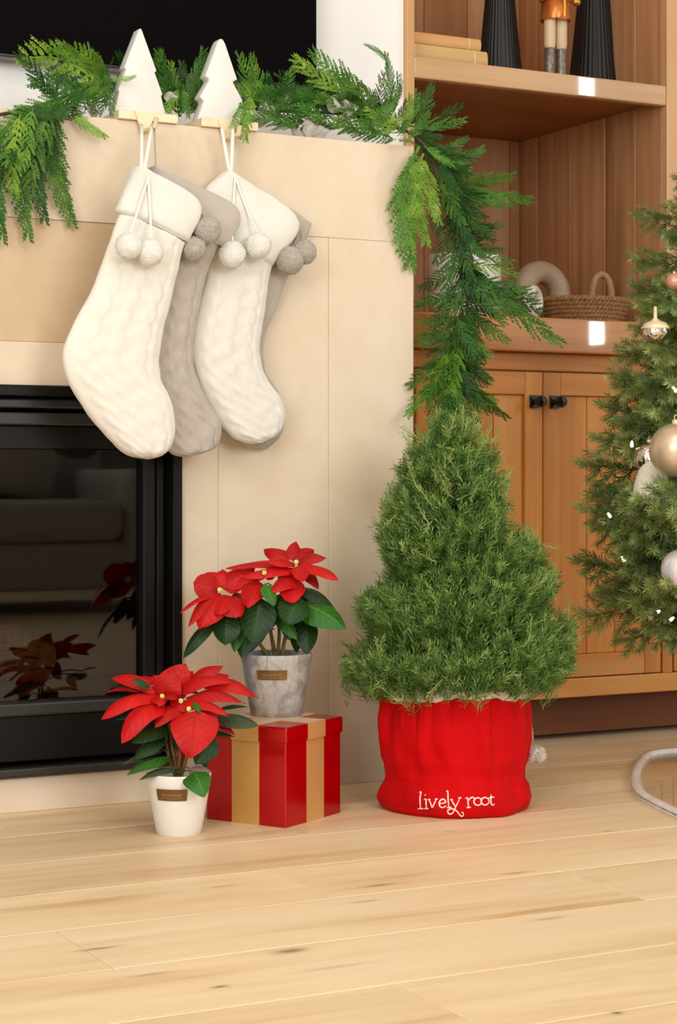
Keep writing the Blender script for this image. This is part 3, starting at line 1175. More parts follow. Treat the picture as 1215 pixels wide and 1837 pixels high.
def holder(label, cu, rows, base_v, slope, Y, hook_u, kids):
    """rows: (v, half width px) down the right side; mirrored"""
    k = 0.00105
    p = PY(cu, base_v, Y)
    t_ = thing('stocking_holder', label, 'stocking holder', (p.x, Y, zt), 'tree stocking holders')
    z0 = zt + 0.016
    ztop = PY(cu, rows[0][0], Y).z
    zlow = PY(cu, rows[-1][0], Y).z
    def zz(v):
        return z0 + (PY(cu, v, Y).z - zlow) / (ztop - zlow) * (ztop - z0)
    right = [(hw * k, zz(v)) for v, hw in rows]
    poly = right + [(-a, b_) for a, b_ in reversed(right)]
    q = MB()
    q.prism(poly, Y - 0.014, Y + 0.014, lambda a, b_, d: Vector((p.x + a, d, b_)))
    q.build('tree', m_ceramic_tree, t_, bevel=0.003, seg=2, smooth=True, sharp=0.6)
    bw = 0.056
    q = MB()
    q.box((p.x - bw, FY - 0.008, zt + 0.0002), (p.x + bw, Y + 0.028, z0))
    q.build('base_plate', m_gold, t_, bevel=0.0015)
    hx = PY(hook_u, 215, FY - 0.01).x
    q = MB()
    Ya, Yb = FY - 0.011, FY - 0.0055
    q.prism([(-0.019, z0 - 0.001), (0.019, z0 - 0.001), (0.009, zt - 0.012), (0.009, zt - 0.020), (-0.009, zt - 0.020), (-0.009, zt - 0.012)], Ya, Yb, lambda a, b_, d: Vector((hx + a, d, b_)))
    q.tube([(hx, FY - 0.009, zt - 0.017), (hx, FY - 0.035, zt - 0.020), (hx, FY - 0.058, zt - 0.018), (hx, FY - 0.064, zt - 0.004)], 0.0045, 10)
    q.build('hook', m_gold, t_, bevel=0.0)
    return Vector((hx, FY - 0.04, zt - 0.016))


hkL = holder('white stone tree stocking holder with straight edges on the left', 247, [(54, 2), (122, 30), (124, 26), (160, 41), (162, 38), (199, 48)], 199, 0, 3.165, 260, None)
hkR = holder('white stone tree stocking holder with deep notched tiers on the right', 392, [(72, 3), (80, 8), (137, 31), (141, 22), (172, 42), (177, 33), (212, 47)], 212, 0, 3.165, 408, None)


# ------------------------------------------------------------------ stockings
def braid(a, s, n, L, fr):
    """cable relief: height from across coordinate a and length s"""
    h = 0.0
    for ac in (-0.62, -0.05, 0.5):
        for ph in (0.0, pi):
            k = s * fr + ph + ac * 3
            ai = ac + 0.10 * math.sin(k)
            g = math.exp(-((a - ai) / 0.075) ** 2) * (0.75 + 0.35 * math.cos(k))
            h = max(h, g)
    for ar in (-0.34, 0.24, 0.78):
        h = max(h, 0.45 * math.exp(-((a - ar) / 0.035) ** 2))
    return h


def sock(label, Lp, Rp, cuffL, cuffR, Y, th, mk, mr, mpom, mcord, hook, tops, poms, knot, relief, yt=None):
    Yt = Y if yt is None else yt
    t_ = thing('stocking', label, 'stocking', PY(*cuffL[0], Y), 'Christmas stockings on the mantel')
    N, K = 110, 72
    L = catmull([PY(u, v, Y) for u, v in Lp], N)
    R = catmull([PY(u, v, Y) for u, v in Rp], N)
    q = MB()
    vs, uvs = [], []
    for i in range(N):
        s = i / (N - 1)
        c = (L[i] + R[i]) * 0.5
        h = (R[i] - L[i]) * 0.5
        hw = h.length
        t0 = th * min(1.0, 0.15 + (hw / 0.045)) if hw < 0.04 else th
        for k in range(K):
            a = 2 * pi * k / K
            ca, sa = math.cos(a), math.sin(a)
            sq = abs(sa) ** 0.75 * (1 if sa > 0 else -1)
            d = t0 * sq
            p = c + h * ca + Vector((0, -d, 0))
            if sa > 0.02:
                rl = braid(ca, s, N, 1, 38) * relief * 1.7 * min(1, sa * 3) * min(1, hw / 0.02)
                p += Vector((0, -rl, 0))
            nn = noise.noise(p * 45) * 0.0016
            p += Vector((nn * 0.6, -nn, nn * 0.6))
            vs.append(p)
            uvs.append((ca * 0.5, s * 2.2))
    fs = []
    for i in range(N - 1):
        for k in range(K):
            fs.append((i * K + k, i * K + (k + 1) % K, (i + 1) * K + (k + 1) % K, (i + 1) * K + k))
    fs.append(tuple(range(K)))
    q.add(vs, fs, uvs)
    q.build('sock_body', mk, t_, smooth=True, uv=True)
    # cuff
    n2, K2 = 22, 56
    L = catmull([PY(u, v, Y) for u, v in cuffL], n2)
    R = catmull([PY(u, v, Y) for u, v in cuffR], n2)
    q = MB()
    vs, uvs = [], []
    prof = [0.80, 0.97, 1.0] + [1.0] * (n2 - 6) + [1.02, 0.99, 0.9]
    for i in range(n2):
        s = i / (n2 - 1)
        c = (L[i] + R[i]) * 0.5
        h = (R[i] - L[i]) * 0.5
        for k in range(K2):
            a = 2 * pi * k / K2
            ca, sa = math.cos(a), math.sin(a)
            sq = abs(sa) ** 0.7 * (1 if sa > 0 else -1)
            p = c + h * (abs(ca) ** 0.85 * (1 if ca > 0 else -1)) + Vector((0, -(th + 0.006) * sq * prof[i], 0))
            nn = noise.noise(p * 38) * 0.0022
            p += Vector((nn * 0.5, -nn, nn * 0.5))
            vs.append(p)
            uvs.append((ca * 0.5, s * 0.6))
    fs = []
    for i in range(n2 - 1):
        for k in range(K2):
            fs.append((i * K2 + k, i * K2 + (k + 1) % K2, (i + 1) * K2 + (k + 1) % K2, (i + 1) * K2 + k))
    fs.append(tuple(range(K2)))
    fs.append(tuple((n2 - 1) * K2 + k for k in range(K2)))
    q.add(vs, fs, uvs)
    q.build('cuff', mr, t_, smooth=True, uv=True)
    # hanging loop: two strands over the hook
    for j, (hu, hv, su, sv) in enumerate(tops):
        q = MB()
        a_ = PY(hu, hv, hook.y - 0.004)
        e_ = PY(su, sv, Y - 0.002)
        q.tube([a_, a_.lerp(e_, 0.33), a_.lerp(e_, 0.66), e_], 0.0032 if mcord is m_cord else 0.0018, 8)
        q.build('hanging_loop', mcord, t_, smooth=True)
    ku, kv = knot
    for (u, v, r) in poms:
        Yp = Y - th - 0.010 - r * 0.0009
        c = PY(u, v, Yp)
        rr = r * 0.00097
        q = MB()
        q.ball(c, rr, 26, 18)
        q.v = [tuple(c + (Vector(p) - c) * (1 + 0.10 * noise.noise(Vector(p) * 260) + 0.05 * noise.noise(Vector(p) * 90))) for p in q.v]
        base = list(q.v)
        rnd = random.Random(int(u * 7 + v))
        for _ in range(420):
            d = Vector((rnd.gauss(0, 1), rnd.gauss(0, 1), rnd.gauss(0, 1))).normalized()
            o = d.orthogonal().normalized()
            o.rotate(Quaternion(d, rnd.uniform(0, 6.28)))
            p0 = c + d * rr * 0.93
            tip = c + d * rr * rnd.uniform(1.05, 1.14) + o * rr * rnd.uniform(0, 0.16)
            w = d.cross(o) * 0.0005
            q.add([p0 - w, p0 + w, tip], [(0, 1, 2)])
        q.build('pompom', mpom, t_, smooth=True, fixn=False)
        q = MB()
        k0 = PY(ku, kv, Y - th - 0.008)
        mid = PY((ku + u) / 2 + (2 if u > ku else -2), (kv + v) / 2, Y - th - 0.012)
        q.tube([k0, mid, c + Vector((0, -0.003, rr * 0.7))], 0.0021 if mcord is m_cord else 0.0015, 8)
        q.build('pompom_cord', mcord, t_, smooth=True)


Pt = [(212, 382)]
# grey, far right (behind)
sock('grey cable knit stocking mostly hidden behind the right white stocking',
     [(420, 400), (408, 480), (395, 560), (378, 620), (375, 680), (400, 745), (425, 785), (452, 803), (478, 806)],
     [(535, 440), (516, 495), (495, 555), (474, 606), (476, 662), (500, 705), (511, 740), (504, 780), (478, 806)],
     [(410, 310), (396, 392)], [(558, 402), (534, 470)], 3.098, 0.012, m_knit_g, m_rib_g, m_pomg, m_cordg, hkR,
     [(418, 226, 416, 318)], [(520, 467, 26), (547, 453, 22)], (540, 410), 0.002)
# white, right
sock('white cable knit stocking on the right hook, in front of a grey one',
     [(382, 425), (372, 490), (354, 563), (344, 625), (354, 683), (378, 735), (412, 780), (452, 797), (478, 790)],
     [(494, 455), (484, 490), (474, 563), (465, 628), (478, 679), (504, 715), (511, 750), (500, 776), (478, 790)],
     [(402, 308), (364, 350), (372, 430)], [(412, 308), (533, 395), (487, 478)], 3.066, 0.018, m_knit_w, m_rib_w, m_pomw, m_cord, hkR,
     [(398, 232, 412, 312), (418, 232, 415, 312)], [(416, 457, 25), (463, 441, 24)], (422, 318), 0.0028)
# grey, left
sock('grey cable knit stocking between the two white stockings',
     [(282, 400), (268, 470), (258, 560), (256, 630), (262, 690), (278, 750), (300, 805), (325, 819), (354, 816)],
     [(396, 425), (371, 491), (354, 563), (345, 628), (354, 683), (379, 731), (396, 762), (388, 800), (354, 816)],
     [(270, 300), (262, 352), (258, 400)], [(276, 300), (424, 374), (408, 446)], 3.026, 0.017, m_knit_g, m_rib_g, m_pomg, m_cordg, hkL,
     [(277, 224, 280, 305)], [(348, 446, 22), (372, 413, 25)], (352, 360), 0.0042)
# white, left (front)
sock('large white cable knit stocking hanging furthest left',
     [(214, 384), (195, 440), (165, 521), (134, 577), (114, 628), (118, 671), (144, 722), (187, 778), (228, 815), (266, 824)],
     [(330, 438), (326, 452), (307, 534), (290, 606), (286, 671), (307, 722), (313, 769), (306, 800), (290, 817), (266, 824)],
     [(238, 301), (222, 340), (207, 378)], [(252, 301), (356, 363), (336, 436)], 2.978, 0.022, m_knit_w, m_rib_w, m_pomw, m_cord, hkL,
     [(254, 224, 254, 306), (273, 224, 259, 306)], [(231, 441, 23), (270, 453, 23)], (266, 318), 0.0032)


# ------------------------------------------------------------------ leaves
def leaf(name, m, parent, B, T, w, nh, arch=0.12, fold=0.15, base=0.5, tipp=0.85, droop=0.0, wav=0.0, seed=0):
    B, T = Vector(B), Vector(T)
    x = T - B
    L = x.length
    x.normalize()
    nh = Vector(nh)
    z = nh - x * nh.dot(x)
    z.normalize()
    y = z.cross(x)
    nu, nv = 6, 10
    pk = (base / (base + tipp))
    mx = pk ** base * (1 - pk) ** tipp
    vs, uvs, fs = [], [], []
    for j in range(nv + 1):
        s = j / nv
        pw = (max(s, 0.0) ** base * (1 - s) ** tipp) / mx
        hw = w * 0.5 * pw
        if j == 0:
            hw = w * 0.03
        for i in range(nu + 1):
            a = -1 + 2 * i / nu
            off = arch * L * math.sin(pi * s) - fold * abs(a) * hw - droop * a * a * hw + wav * w * math.sin(7 * s + seed + 2 * a) * abs(a)
            vs.append(B + x * (L * s) + y * (a * hw) + z * off)
            uvs.append((a, s))
    for j in range(nv):
        for i in range(nu):
            o = j * (nu + 1) + i
            fs.append((o, o + 1, o + nu + 2, o + nu + 1))
    q = MB()
    q.add(vs, fs, uvs)
    return q.build(name, m, parent, smooth=True, uv=True, fixn=False)


def poinsettia(label, base, prof, zb_, mpot, plate, crop, D0, bracts, leaves, stems, buds, soil_z):
    sc, ox, oy = crop
    t_ = thing('poinsettia', label, 'potted plant', (base.x, base.y, zb_))
    q = MB()
    q.lathe(prof, 64, (base.x, base.y, zb_))
    pot = q.build('pot', mpot, t_, smooth=True, sharp=0.7)
    # plate bent to the wall of the pot, engraved with a scribbled line
    (u0, v0, u1, v1, rp, rp2) = plate
    q = MB()
    pc = PD((u0 + u1) / 2, (v0 + v1) / 2, (base - CAM).dot(FW))
    dirv = Vector((CAM.x - base.x, CAM.y - base.y, 0)).normalized()
    off = ((u0 + u1) / 2 - ((base - CAM).dot(RT) / (base - CAM).dot(FW) * FPX + 607.5)) * 0.00093
    am = math.atan2(dirv.y, dirv.x)
    zc_top = PD(0, v0, (base - CAM).dot(FW) - rp).z
    zc_bot = PD(0, v1, (base - CAM).dot(FW) - rp).z
    half = (u1 - u0) * 0.5 * 0.00092
    a_c = math.asin(max(-1, min(1, off / rp)))
    nseg = 12
    def pp(fu, fv, lift):
        r = rp2 + (rp - rp2) * fv + lift
        aa = am + a_c + (fu - 0.5) * 2 * half / rp
        return Vector((base.x + r * math.cos(aa), base.y + r * math.sin(aa), zc_bot + (zc_top - zc_bot) * fv))
    vs, fs = [], []
    for i in range(nseg + 1):
        f = i / nseg
        vs += [pp(f, 0, 0.0012), pp(f, 1, 0.0012), pp(f, 1, -0.001), pp(f, 0, -0.001)]
    for i in range(nseg):
        o = i * 4
        for a_, b_ in ((0, 1), (1, 2), (2, 3), (3, 0)):
            fs.append((o + a_, o + b_, o + 4 + b_, o + 4 + a_))
    fs += [(0, 1, 2, 3), (nseg * 4, nseg * 4 + 3, nseg * 4 + 2, nseg * 4 + 1)]
    q.add(vs, fs)
    pt = q.build('label_plate', m_plate, pot)
    q = MB()
    rnd = random.Random(int(u0))
    pts = []
    for i in range(26):
        f = 0.2 + 0.62 * i / 25
        pts.append(pp(f, 0.5 + 0.22 * math.sin(i * 1.9) * rnd.uniform(0.3, 1.0), 0.0015))
    q.tube(pts, 0.0005, 5)
    q.tube([pp(0.15 + 0.7 * i / 8, 0.22 + 0.03 * math.sin(i), 0.0015) for i in range(9)], 0.0003, 5)
    q.build('engraved_script', m_engrave, pot)
    # soil
    q = MB()
    rs = prof[-1][0]
    q.lathe([(rs + 0.0005, soil_z - 0.01), (rs, soil_z - 0.004), (rs * 0.7, soil_z), (rs * 0.3, soil_z + 0.003), (0.001, soil_z + 0.003)], 32, (base.x, base.y, zb_))
    q.build('soil', m_soil, t_, smooth=True)
    def px(x, y):
        return ox + x / sc, oy + y / sc
    tocam = (CAM - base).normalized()
    kpx = D0 / FPX / sc
    for (x0, y0, d0, x1, y1, d1, w, nx, ny, nz2, opt) in bracts:
        B = PD(*px(x0, y0), D0 - d0)
        T = PD(*px(x1, y1), D0 - d1)
        nh = tocam * nz2 + UP * ny + RT * nx
        o = dict(arch=0.14, fold=0.25, base=0.45, tipp=0.8, droop=0.15, wav=0.055, seed=x1)
        mm = m_bract
        opt = dict(opt)
        if opt.pop('dark', 0):
            mm = m_bract_dk
        o.update(opt)
        leaf('bract', mm, t_, B, T, w * kpx * 1.12, nh, **o)
    for (x0, y0, d0, x1, y1, d1, w, nx, ny, nz2, mm, opt) in leaves:
        B = PD(*px(x0, y0), D0 - d0)
        T = PD(*px(x1, y1), D0 - d1)
        nh = tocam * nz2 + UP * ny + RT * nx
        o = dict(arch=0.10, fold=0.3, base=0.5, tipp=0.85, droop=0.1, wav=0.02, seed=x1)
        o.update(opt)
        leaf('leaf', mm, t_, B, T, w * kpx * 1.1, nh, **o)
        # petiole back to the nearest stem line
        q = MB()
        S = PD(*px(stems[0][-1][0] + (x0 - stems[0][-1][0]) * 0.25, y0 + 25), D0)
        q.tube([S, S.lerp(B, 0.6) + UP * 0.004, B], 0.0012, 5)
        q.build('petiole', m_stem, t_, smooth=True)
    for st in stems:
        q = MB()
        q.tube([PD(*px(x, y), D0 - (d_[0] if d_ else 0)) for (x, y, *d_) in st], [0.0034, 0.003, 0.0024][:len(st)] if len(st) == 3 else 0.0026, 8)
        q.build('stem', m_stem, t_, smooth=True)
    for (x, y, d) in buds:
        q = MB()
        for k in range(5):
            a = k * 1.256
            c = PD(*px(x + 9 * math.cos(a), y + 7 * math.sin(a)), D0 - d)
            q.ball(c, (0.0022, 0.0022, 0.003), 8, 6)
        q.build('bud', m_cyath, t_, smooth=True)
    return t_


E = {}
pb1 = PF(321, 1494)
D1 = (pb1 - CAM).dot(FW)
prof1 = [(0.0345, 0.0), (0.0365, 0.003), (0.041, 0.025), (0.0465, 0.055), (0.0505, 0.082), (0.0525, 0.0965), (0.0515, 0.0985), (0.0495, 0.0975), (0.048, 0.088)]
H = dict(base=0.25, tipp=0.75, arch=0.05, fold=0.12)
bracts1 = [
    # x0 y0 d0, x1 y1 d1, width, normal (right, up, camera)
    (450, 255, 0.01, 80, 150, -0.02, 130, 0, .7, .6, E),
    (440, 290, 0.02, 10, 465, 0.05, 170, -.2, .7, .5, dict(arch=.2)),
    (480, 350, 0.03, 160, 640, 0.085, 215, -.3, .6, .7, dict(arch=.26)),
    (480, 300, 0.01, 400, 130, 0.0, 190, -.3, .3, .9, dict(base=.4, arch=.15)),
    (490, 300, 0.01, 645, 45, 0.0, 230, .3, .3, .8, dict(base=.4)),
    (470, 300, 0.02, 560, 110, 0.02, 210, .0, .2, 1, dict(base=.35, arch=.2)),
    (465, 285, 0.02, 430, 360, 0.06, 120, 0, .7, .6, E),
    (475, 285, 0.02, 570, 320, 0.055, 110, 0, .8, .5, E),
    (640, 230, 0.0, 925, 60, -0.02, 130, -.3, .5, .7, E),
    (590, 250, 0.01, 985, 185, 0.02, 135, 0, .7, .6, dict(arch=.2)),
    (760, 200, 0.0, 1190, 305, 0.01, 150, .2, .8, .5, dict(arch=.18)),
    (640, 300, 0.02, 1090, 345, 0.04, 140, .1, .8, .5, dict(arch=.16)),
    (630, 330, 0.03, 960, 435, 0.06, 120, .2, .7, .6, dict(arch=.14)),
    (715, 395, 0.06, 685, 755, 0.10, 320, 0, .35, .9, H),
    (620, 350, 0.03, 410, 520, 0.07, 150, -.2, .7, .6, E),
    (690, 300, 0.02, 900, 520, 0.03, 120, .3, .6, .6, E),
    (870, 480, 0.0, 1015, 585, 0.01, 70, .3, .6, .5, dict(dark=1)),
    (480, 280, 0.0, 310, 140, -0.04, 110, -.3, .5, .7, E),
    (300, 260, -0.01, 30, 272, -0.04, 55, 0, .9, .3, dict(dark=1)),
    (560, 560, -0.02, 610, 850, 0.0, 100, .1, .2, .9, dict(dark=1)),
    (500, 230, -0.02, 700, 100, -0.05, 170, .3, .4, .7, E),
    (560, 300, 0.02, 650, 420, 0.05, 120, .2, .7, .6, E),
    (800, 180, -0.03, 965, 130, -0.06, 120, .2, .6, .6, dict(dark=1)),
    (420, 340, 0.0, 330, 360, 0.04, 100, .2, .7, .6, dict(dark=1)),
]
leaves1 = [
    (370, 215, 0.02, 235, 165, 0.03, 85, 0, .7, .6, m_leaf, E),
    (500, 480, 0.02, 240, 640, 0.05, 190, -.2, .7, .7, m_leaf, E),
    (480, 590, 0.02, 250, 770, 0.05, 140, -.2, .7, .7, m_leaf, E),
    (520, 740, 0.02, 195, 885, 0.06, 120, -.1, .8, .5, m_leaf_br, E),
    (560, 830, 0.02, 290, 920, 0.05, 80, -.1, .8, .5, m_leaf_gy, E),
    (470, 700, 0.0, 150, 815, 0.03, 75, -.1, .9, .3, m_leaf_gy, E),
    (850, 590, 0.03, 715, 805, 0.07, 175, .2, .4, .8, m_leaf, E),
    (860, 430, 0.0, 1195, 510, 0.02, 165, .1, .8, .6, m_leaf_gy, dict(arch=.05)),
    (660, 560, 0.0, 1020, 595, 0.0, 90, .1, .9, .4, m_leaf, E),
    (705, 855, 0.05, 785, 1050, 0.075, 190, .1, .3, .9, m_leaf_br, dict(base=.3, arch=.12)),
    (670, 830, 0.02, 825, 885, 0.04, 110, .1, .5, .8, m_leaf_pk, E),
    (480, 480, -0.02, 105, 470, -0.03, 60, 0, .8, .4, m_leaf, E),
    (640, 540, 0.0, 560, 700, 0.03, 120, -.1, .4, .8, m_leaf, E),
    (740, 620, -0.02, 800, 830, -0.02, 110, .3, .3, .8, m_leaf, E),
    (560, 250, 0.0, 740, 265, 0.02, 70, .0, .8, .5, m_leaf, E),
    (705, 330, 0.04, 750, 420, 0.07, 50, .1, .4, .9, m_leaf_br, E),
    (900, 380, -0.03, 1110, 370, -0.03, 60, .0, .9, .4, m_leaf, E),
]
stems1 = [[(590, 910), (545, 700), (520, 500)], [(600, 910), (640, 780), (700, 560)], [(580, 910), (600, 740), (600, 520)], [(570, 900), (520, 760), (480, 520)]]
poinsettia('red poinsettia in a smooth white pot standing on the floor', pb1, prof1, 0.0, m_white_pot, (279, 1417, 336, 1438, 0.0515, 0.0475), (4.19, 180, 1180), D1,
           bracts1, leaves1, stems1, [(465, 290, 0.04), (665, 385, 0.06), (605, 325, 0.04)], 0.082)

# ------------------------------------------------------------------ gift box
BZ = 0.165
nc_ = PF(514, 1487)
ang = math.radians(30.5)
u2 = Vector((math.cos(ang), math.sin(ang), 0))
u1 = Vector((-math.sin(ang), math.cos(ang), 0))
S1, S2 = 0.166, 0.176
gb = thing('gift_box', 'glossy red gift box with gold ribbons under the grey potted poinsettia', 'gift box', nc_ + u1 * S1 / 2 + u2 * S2 / 2)


def GB(a, b_, z):
    return nc_ + u2 * a + u1 * b_ + UP * z


def gbox(nm, a0, b0, z0, a1, b1, z1, m, bev, par=gb):
    q = MB()
    vs = [GB(a, b_, z) for z in (z0, z1) for a, b_ in ((a0, b0), (a1, b0), (a1, b1), (a0, b1))]
    q.add(vs, [(3, 2, 1, 0), (4, 5, 6, 7), (0, 1, 5, 4), (1, 2, 6, 5), (2, 3, 7, 6), (3, 0, 4, 7)])
    return q.build(nm, m, par, bevel=bev)


gbox('box_body', 0.003, 0.003, 0, S2 - 0.003, S1 - 0.003, BZ - 0.004, m_redfoil, 0.002)
lid = gbox('lid', 0, 0, BZ - 0.027, S2, S1, BZ, m_redfoil, 0.0025)
w1a, w1b = 0.335 * S1, 0.665 * S1     # band on the left face
w2a, w2b = 0.37 * S2, 0.67 * S2
th = 0.0009
gbox('ribbon', 0.003 - th, w1a, 0, 0.0032, w1b, BZ - 0.0272, m_ribbon, 0)
gbox('ribbon', w2a, 0.003 - th, 0, w2b, 0.0032, BZ - 0.0272, m_ribbon, 0)
gbox('ribbon', S2 - 0.0032, w1a, 0, S2 - 0.003 + th, w1b, BZ - 0.0272, m_ribbon, 0)
gbox('ribbon', w2a, S1 - 0.0032, 0, w2b, S1 - 0.003 + th, BZ - 0.0272, m_ribbon, 0)
q = MB()
for (a0, b0, z0, a1, b1, z1) in ((-th, w1a, BZ - 0.0272, 0.0002, w1b, BZ + th), (S2 - 0.0002, w1a, BZ - 0.0272, S2 + th, w1b, BZ + th), (0, w1a, BZ - 0.0002, S2, w1b, BZ + th)):
    vs = [GB(a, b_, z) for z in (z0, z1) for a, b_ in ((a0, b0), (a1, b0), (a1, b1), (a0, b1))]
    q.add(vs, [(3, 2, 1, 0), (4, 5, 6, 7), (0, 1, 5, 4), (1, 2, 6, 5), (2, 3, 7, 6), (3, 0, 4, 7)])
q.build('lid_ribbon', m_ribbon, lid)
q = MB()
for (a0, b0, z0, a1, b1, z1) in ((w2a, -th, BZ - 0.0272, w2b, 0.0002, BZ + th), (w2a, S1 - 0.0002, BZ - 0.0272, w2b, S1 + th, BZ + th), (w2a, 0, BZ - 0.0002, w2b, S1, BZ + th * 1.4)):
    vs = [GB(a, b_, z) for z in (z0, z1) for a, b_ in ((a0, b0), (a1, b0), (a1, b1), (a0, b1))]
    q.add(vs, [(3, 2, 1, 0), (4, 5, 6, 7), (0, 1, 5, 4), (1, 2, 6, 5), (2, 3, 7, 6), (3, 0, 4, 7)])
q.build('lid_ribbon', m_ribbon, lid)

# ------------------------------------------------------------------ poinsettia in the grey pot
zp2 = BZ + th * 1.5
pb2 = PF(496, 1282, zp2)
D2 = (pb2 - CAM).dot(FW)
prof2 = [(0.0425, 0.0), (0.0445, 0.003), (0.0495, 0.030), (0.0555, 0.065), (0.0590, 0.090), (0.0610, 0.098), (0.0620, 0.1035), (0.0605, 0.1065), (0.058, 0.1055), (0.056, 0.094)]
bracts2 = [
    (290, 380, 0.05, 105, 335, 0.06, 170, -.2, .3, .9, dict(base=.35, tipp=.5)),
    (300, 375, 0.04, 310, 240, 0.02, 170, 0, .3, .9, dict(base=.4)),
    (290, 375, 0.04, 190, 265, 0.03, 150, -.3, .3, .8, dict(base=.4)),
    (300, 410, 0.05, 15, 545, 0.07, 70, -.1, .8, .4, E),
    (290, 415, 0.05, 70, 645, 0.09, 110, -.3, .5, .7, E),
    (290, 415, 0.055, 150, 665, 0.10, 190, -.2, .5, .8, dict(arch=.1)),
    (320, 420, 0.055, 435, 575, 0.09, 190, .2, .5, .8, dict(arch=.1)),
    (310, 420, 0.05, 290, 560, 0.095, 170, .0, .5, .8, dict(arch=.1)),
    (310, 370, 0.04, 540, 235, 0.01, 150, .1, .4, .8, dict(arch=.12)),
    (340, 360, 0.03, 620, 300, 0.03, 110, .0, .7, .6, E),
    (560, 320, 0.04, 485, 510, 0.09, 165, -.1, .4, .9, dict(base=.3, arch=.1)),
    (790, 290, 0.03, 805, 478, 0.08, 180, .1, .4, .9, dict(base=.4, arch=.1)),
    (830, 310, 0.04, 655, 400, 0.08, 130, -.1, .6, .7, E),
    (790, 210, 0.02, 335, 235, 0.03, 95, 0, .8, .5, dict(arch=.08)),
    (840, 240, 0.03, 450, 300, 0.06, 110, 0, .8, .5, dict(arch=.07)),
    (780, 180, 0.0, 600, 105, -0.03, 120, 0, .5, .8, E),
    (800, 180, 0.0, 830, 45, -0.02, 100, .2, .3, .9, E),
    (820, 185, 0.0, 955, 105, -0.02, 120, .2, .4, .8, E),
    (840, 185, 0.01, 1045, 160, 0.01, 100, .1, .7, .6, E),
    (850, 205, 0.02, 1125, 315, 0.05, 120, .2, .7, .6, dict(arch=.1)),
    (840, 215, 0.03, 880, 325, 0.07, 120, .1, .5, .8, E),
    (890, 250, 0.0, 985, 380, 0.01, 90, .3, .4, .7, dict(dark=1)),
    (820, 200, 0.02, 620, 195, 0.05, 120, 0, .8, .5, E),
    (700, 270, 0.02, 880, 300, 0.04, 110, 0, .8, .5, E),
    (600, 280, 0.02, 700, 250, 0.02, 100, 0, .6, .7, dict(dark=1)),
    (400, 400, 0.02, 480, 500, 0.04, 90, .2, .5, .7, dict(dark=1)),
]
leaves2 = [
    (240, 610, 0.05, 35, 865, 0.06, 110, -.4, .3, .7, m_leaf, E),
    (345, 560, 0.06, 330, 775, 0.08, 190, -.2, .35, .9, m_leaf, E),
    (575, 440, 0.06, 525, 765, 0.09, 235, -.1, .3, .9, m_leaf, dict(arch=.08)),
    (440, 590, 0.03, 395, 825, 0.05, 110, -.2, .3, .9, m_leaf_br, E),
    (490, 640, 0.03, 445, 865, 0.05, 130, -.2, .3, .9, m_leaf, E),
    (605, 345, 0.07, 680, 500, 0.09, 90, .1, .5, .8, m_leaf_br, E),
    (840, 420, 0.05, 775, 630, 0.09, 210, .1, .35, .9, m_leaf, E),
    (860, 370, 0.02, 1115, 535, 0.02, 120, .2, .7, .6, m_leaf, E),
    (865, 480, 0.03, 1180, 660, 0.05, 215, .2, .5, .8, m_leaf_br, dict(arch=.12)),
    (890, 560, 0.0, 905, 840, 0.03, 165, .2, .3, .9, m_leaf, E),
    (700, 570, 0.03, 835, 735, 0.05, 100, .2, .5, .8, m_leaf_br, E),
    (600, 640, 0.0, 480, 835, 0.02, 100, -.1, .5, .8, m_leaf_gy, E),
    (880, 400, 0.0, 960, 600, 0.02, 190, .2, .3, .9, m_leaf, E),
    (660, 480, -0.02, 600, 690, 0.0, 140, 0, .3, .9, m_leaf, E),
    (840, 560, -0.03, 830, 830, -0.03, 110, 0, .3, .9, m_leaf, E),
    (760, 610, 0.0, 780, 740, 0.02, 80, 0, .3, .9, m_leaf_gy, E),
    (480, 390, 0.0, 430, 620, 0.03, 120, -.2, .3, .9, m_leaf, E),
    (720, 420, 0.02, 650, 560, 0.05, 120, 0, .3, .9, m_leaf, E),
    (250, 560, 0.02, 165, 745, 0.05, 80, -.3, .3, .8, m_leaf, E),
]
stems2 = [[(700, 870), (710, 700), (700, 420)], [(690, 870), (640, 640), (480, 430)], [(720, 870), (760, 680), (810, 430)], [(680, 870), (655, 720), (640, 560)], [(640, 860), (570, 760), (520, 640)], [(730, 870), (745, 760), (790, 600)]]
poinsettia('red poinsettia in a weathered grey pot on the gift box', pb2, prof2, zp2, m_greypot, (458, 1203, 516, 1220, 0.0598, 0.0572), (3.919, 320, 960), D2,
           bracts2, leaves2, stems2, [(290, 385, 0.065), (605, 265, 0.06), (830, 190, 0.03)], 0.088)

# ------------------------------------------------------------------ rosemary tree in its red velvet bag
bagc = PF(815, 1446)
rb = thing('fabric_pot_bag', 'red velvet drawstring bag with white plush rim around the rosemary tree', 'pot cover', bagc)
PX = 0.0009715


def lerp_tab(tab, x):
    if x <= tab[0][0]:
        return tab[0][1]
    for (a, b_), (c, d) in zip(tab, tab[1:]):
        if x <= c:
            t_ = (x - a) / (c - a)
            t_ = t_ * t_ * (3 - 2 * t_)
            return b_ + (d - b_) * t_
    return tab[-1][1]


bag_tab = [(0, .1235), (.006, .131), (.018, .1345), (.034, .132), (.052, .1235), (.066, .1225), (.095, .1295), (.125, .1325), (.16, .1310), (.185, .1270), (.197, .1265), (.2, .128)]


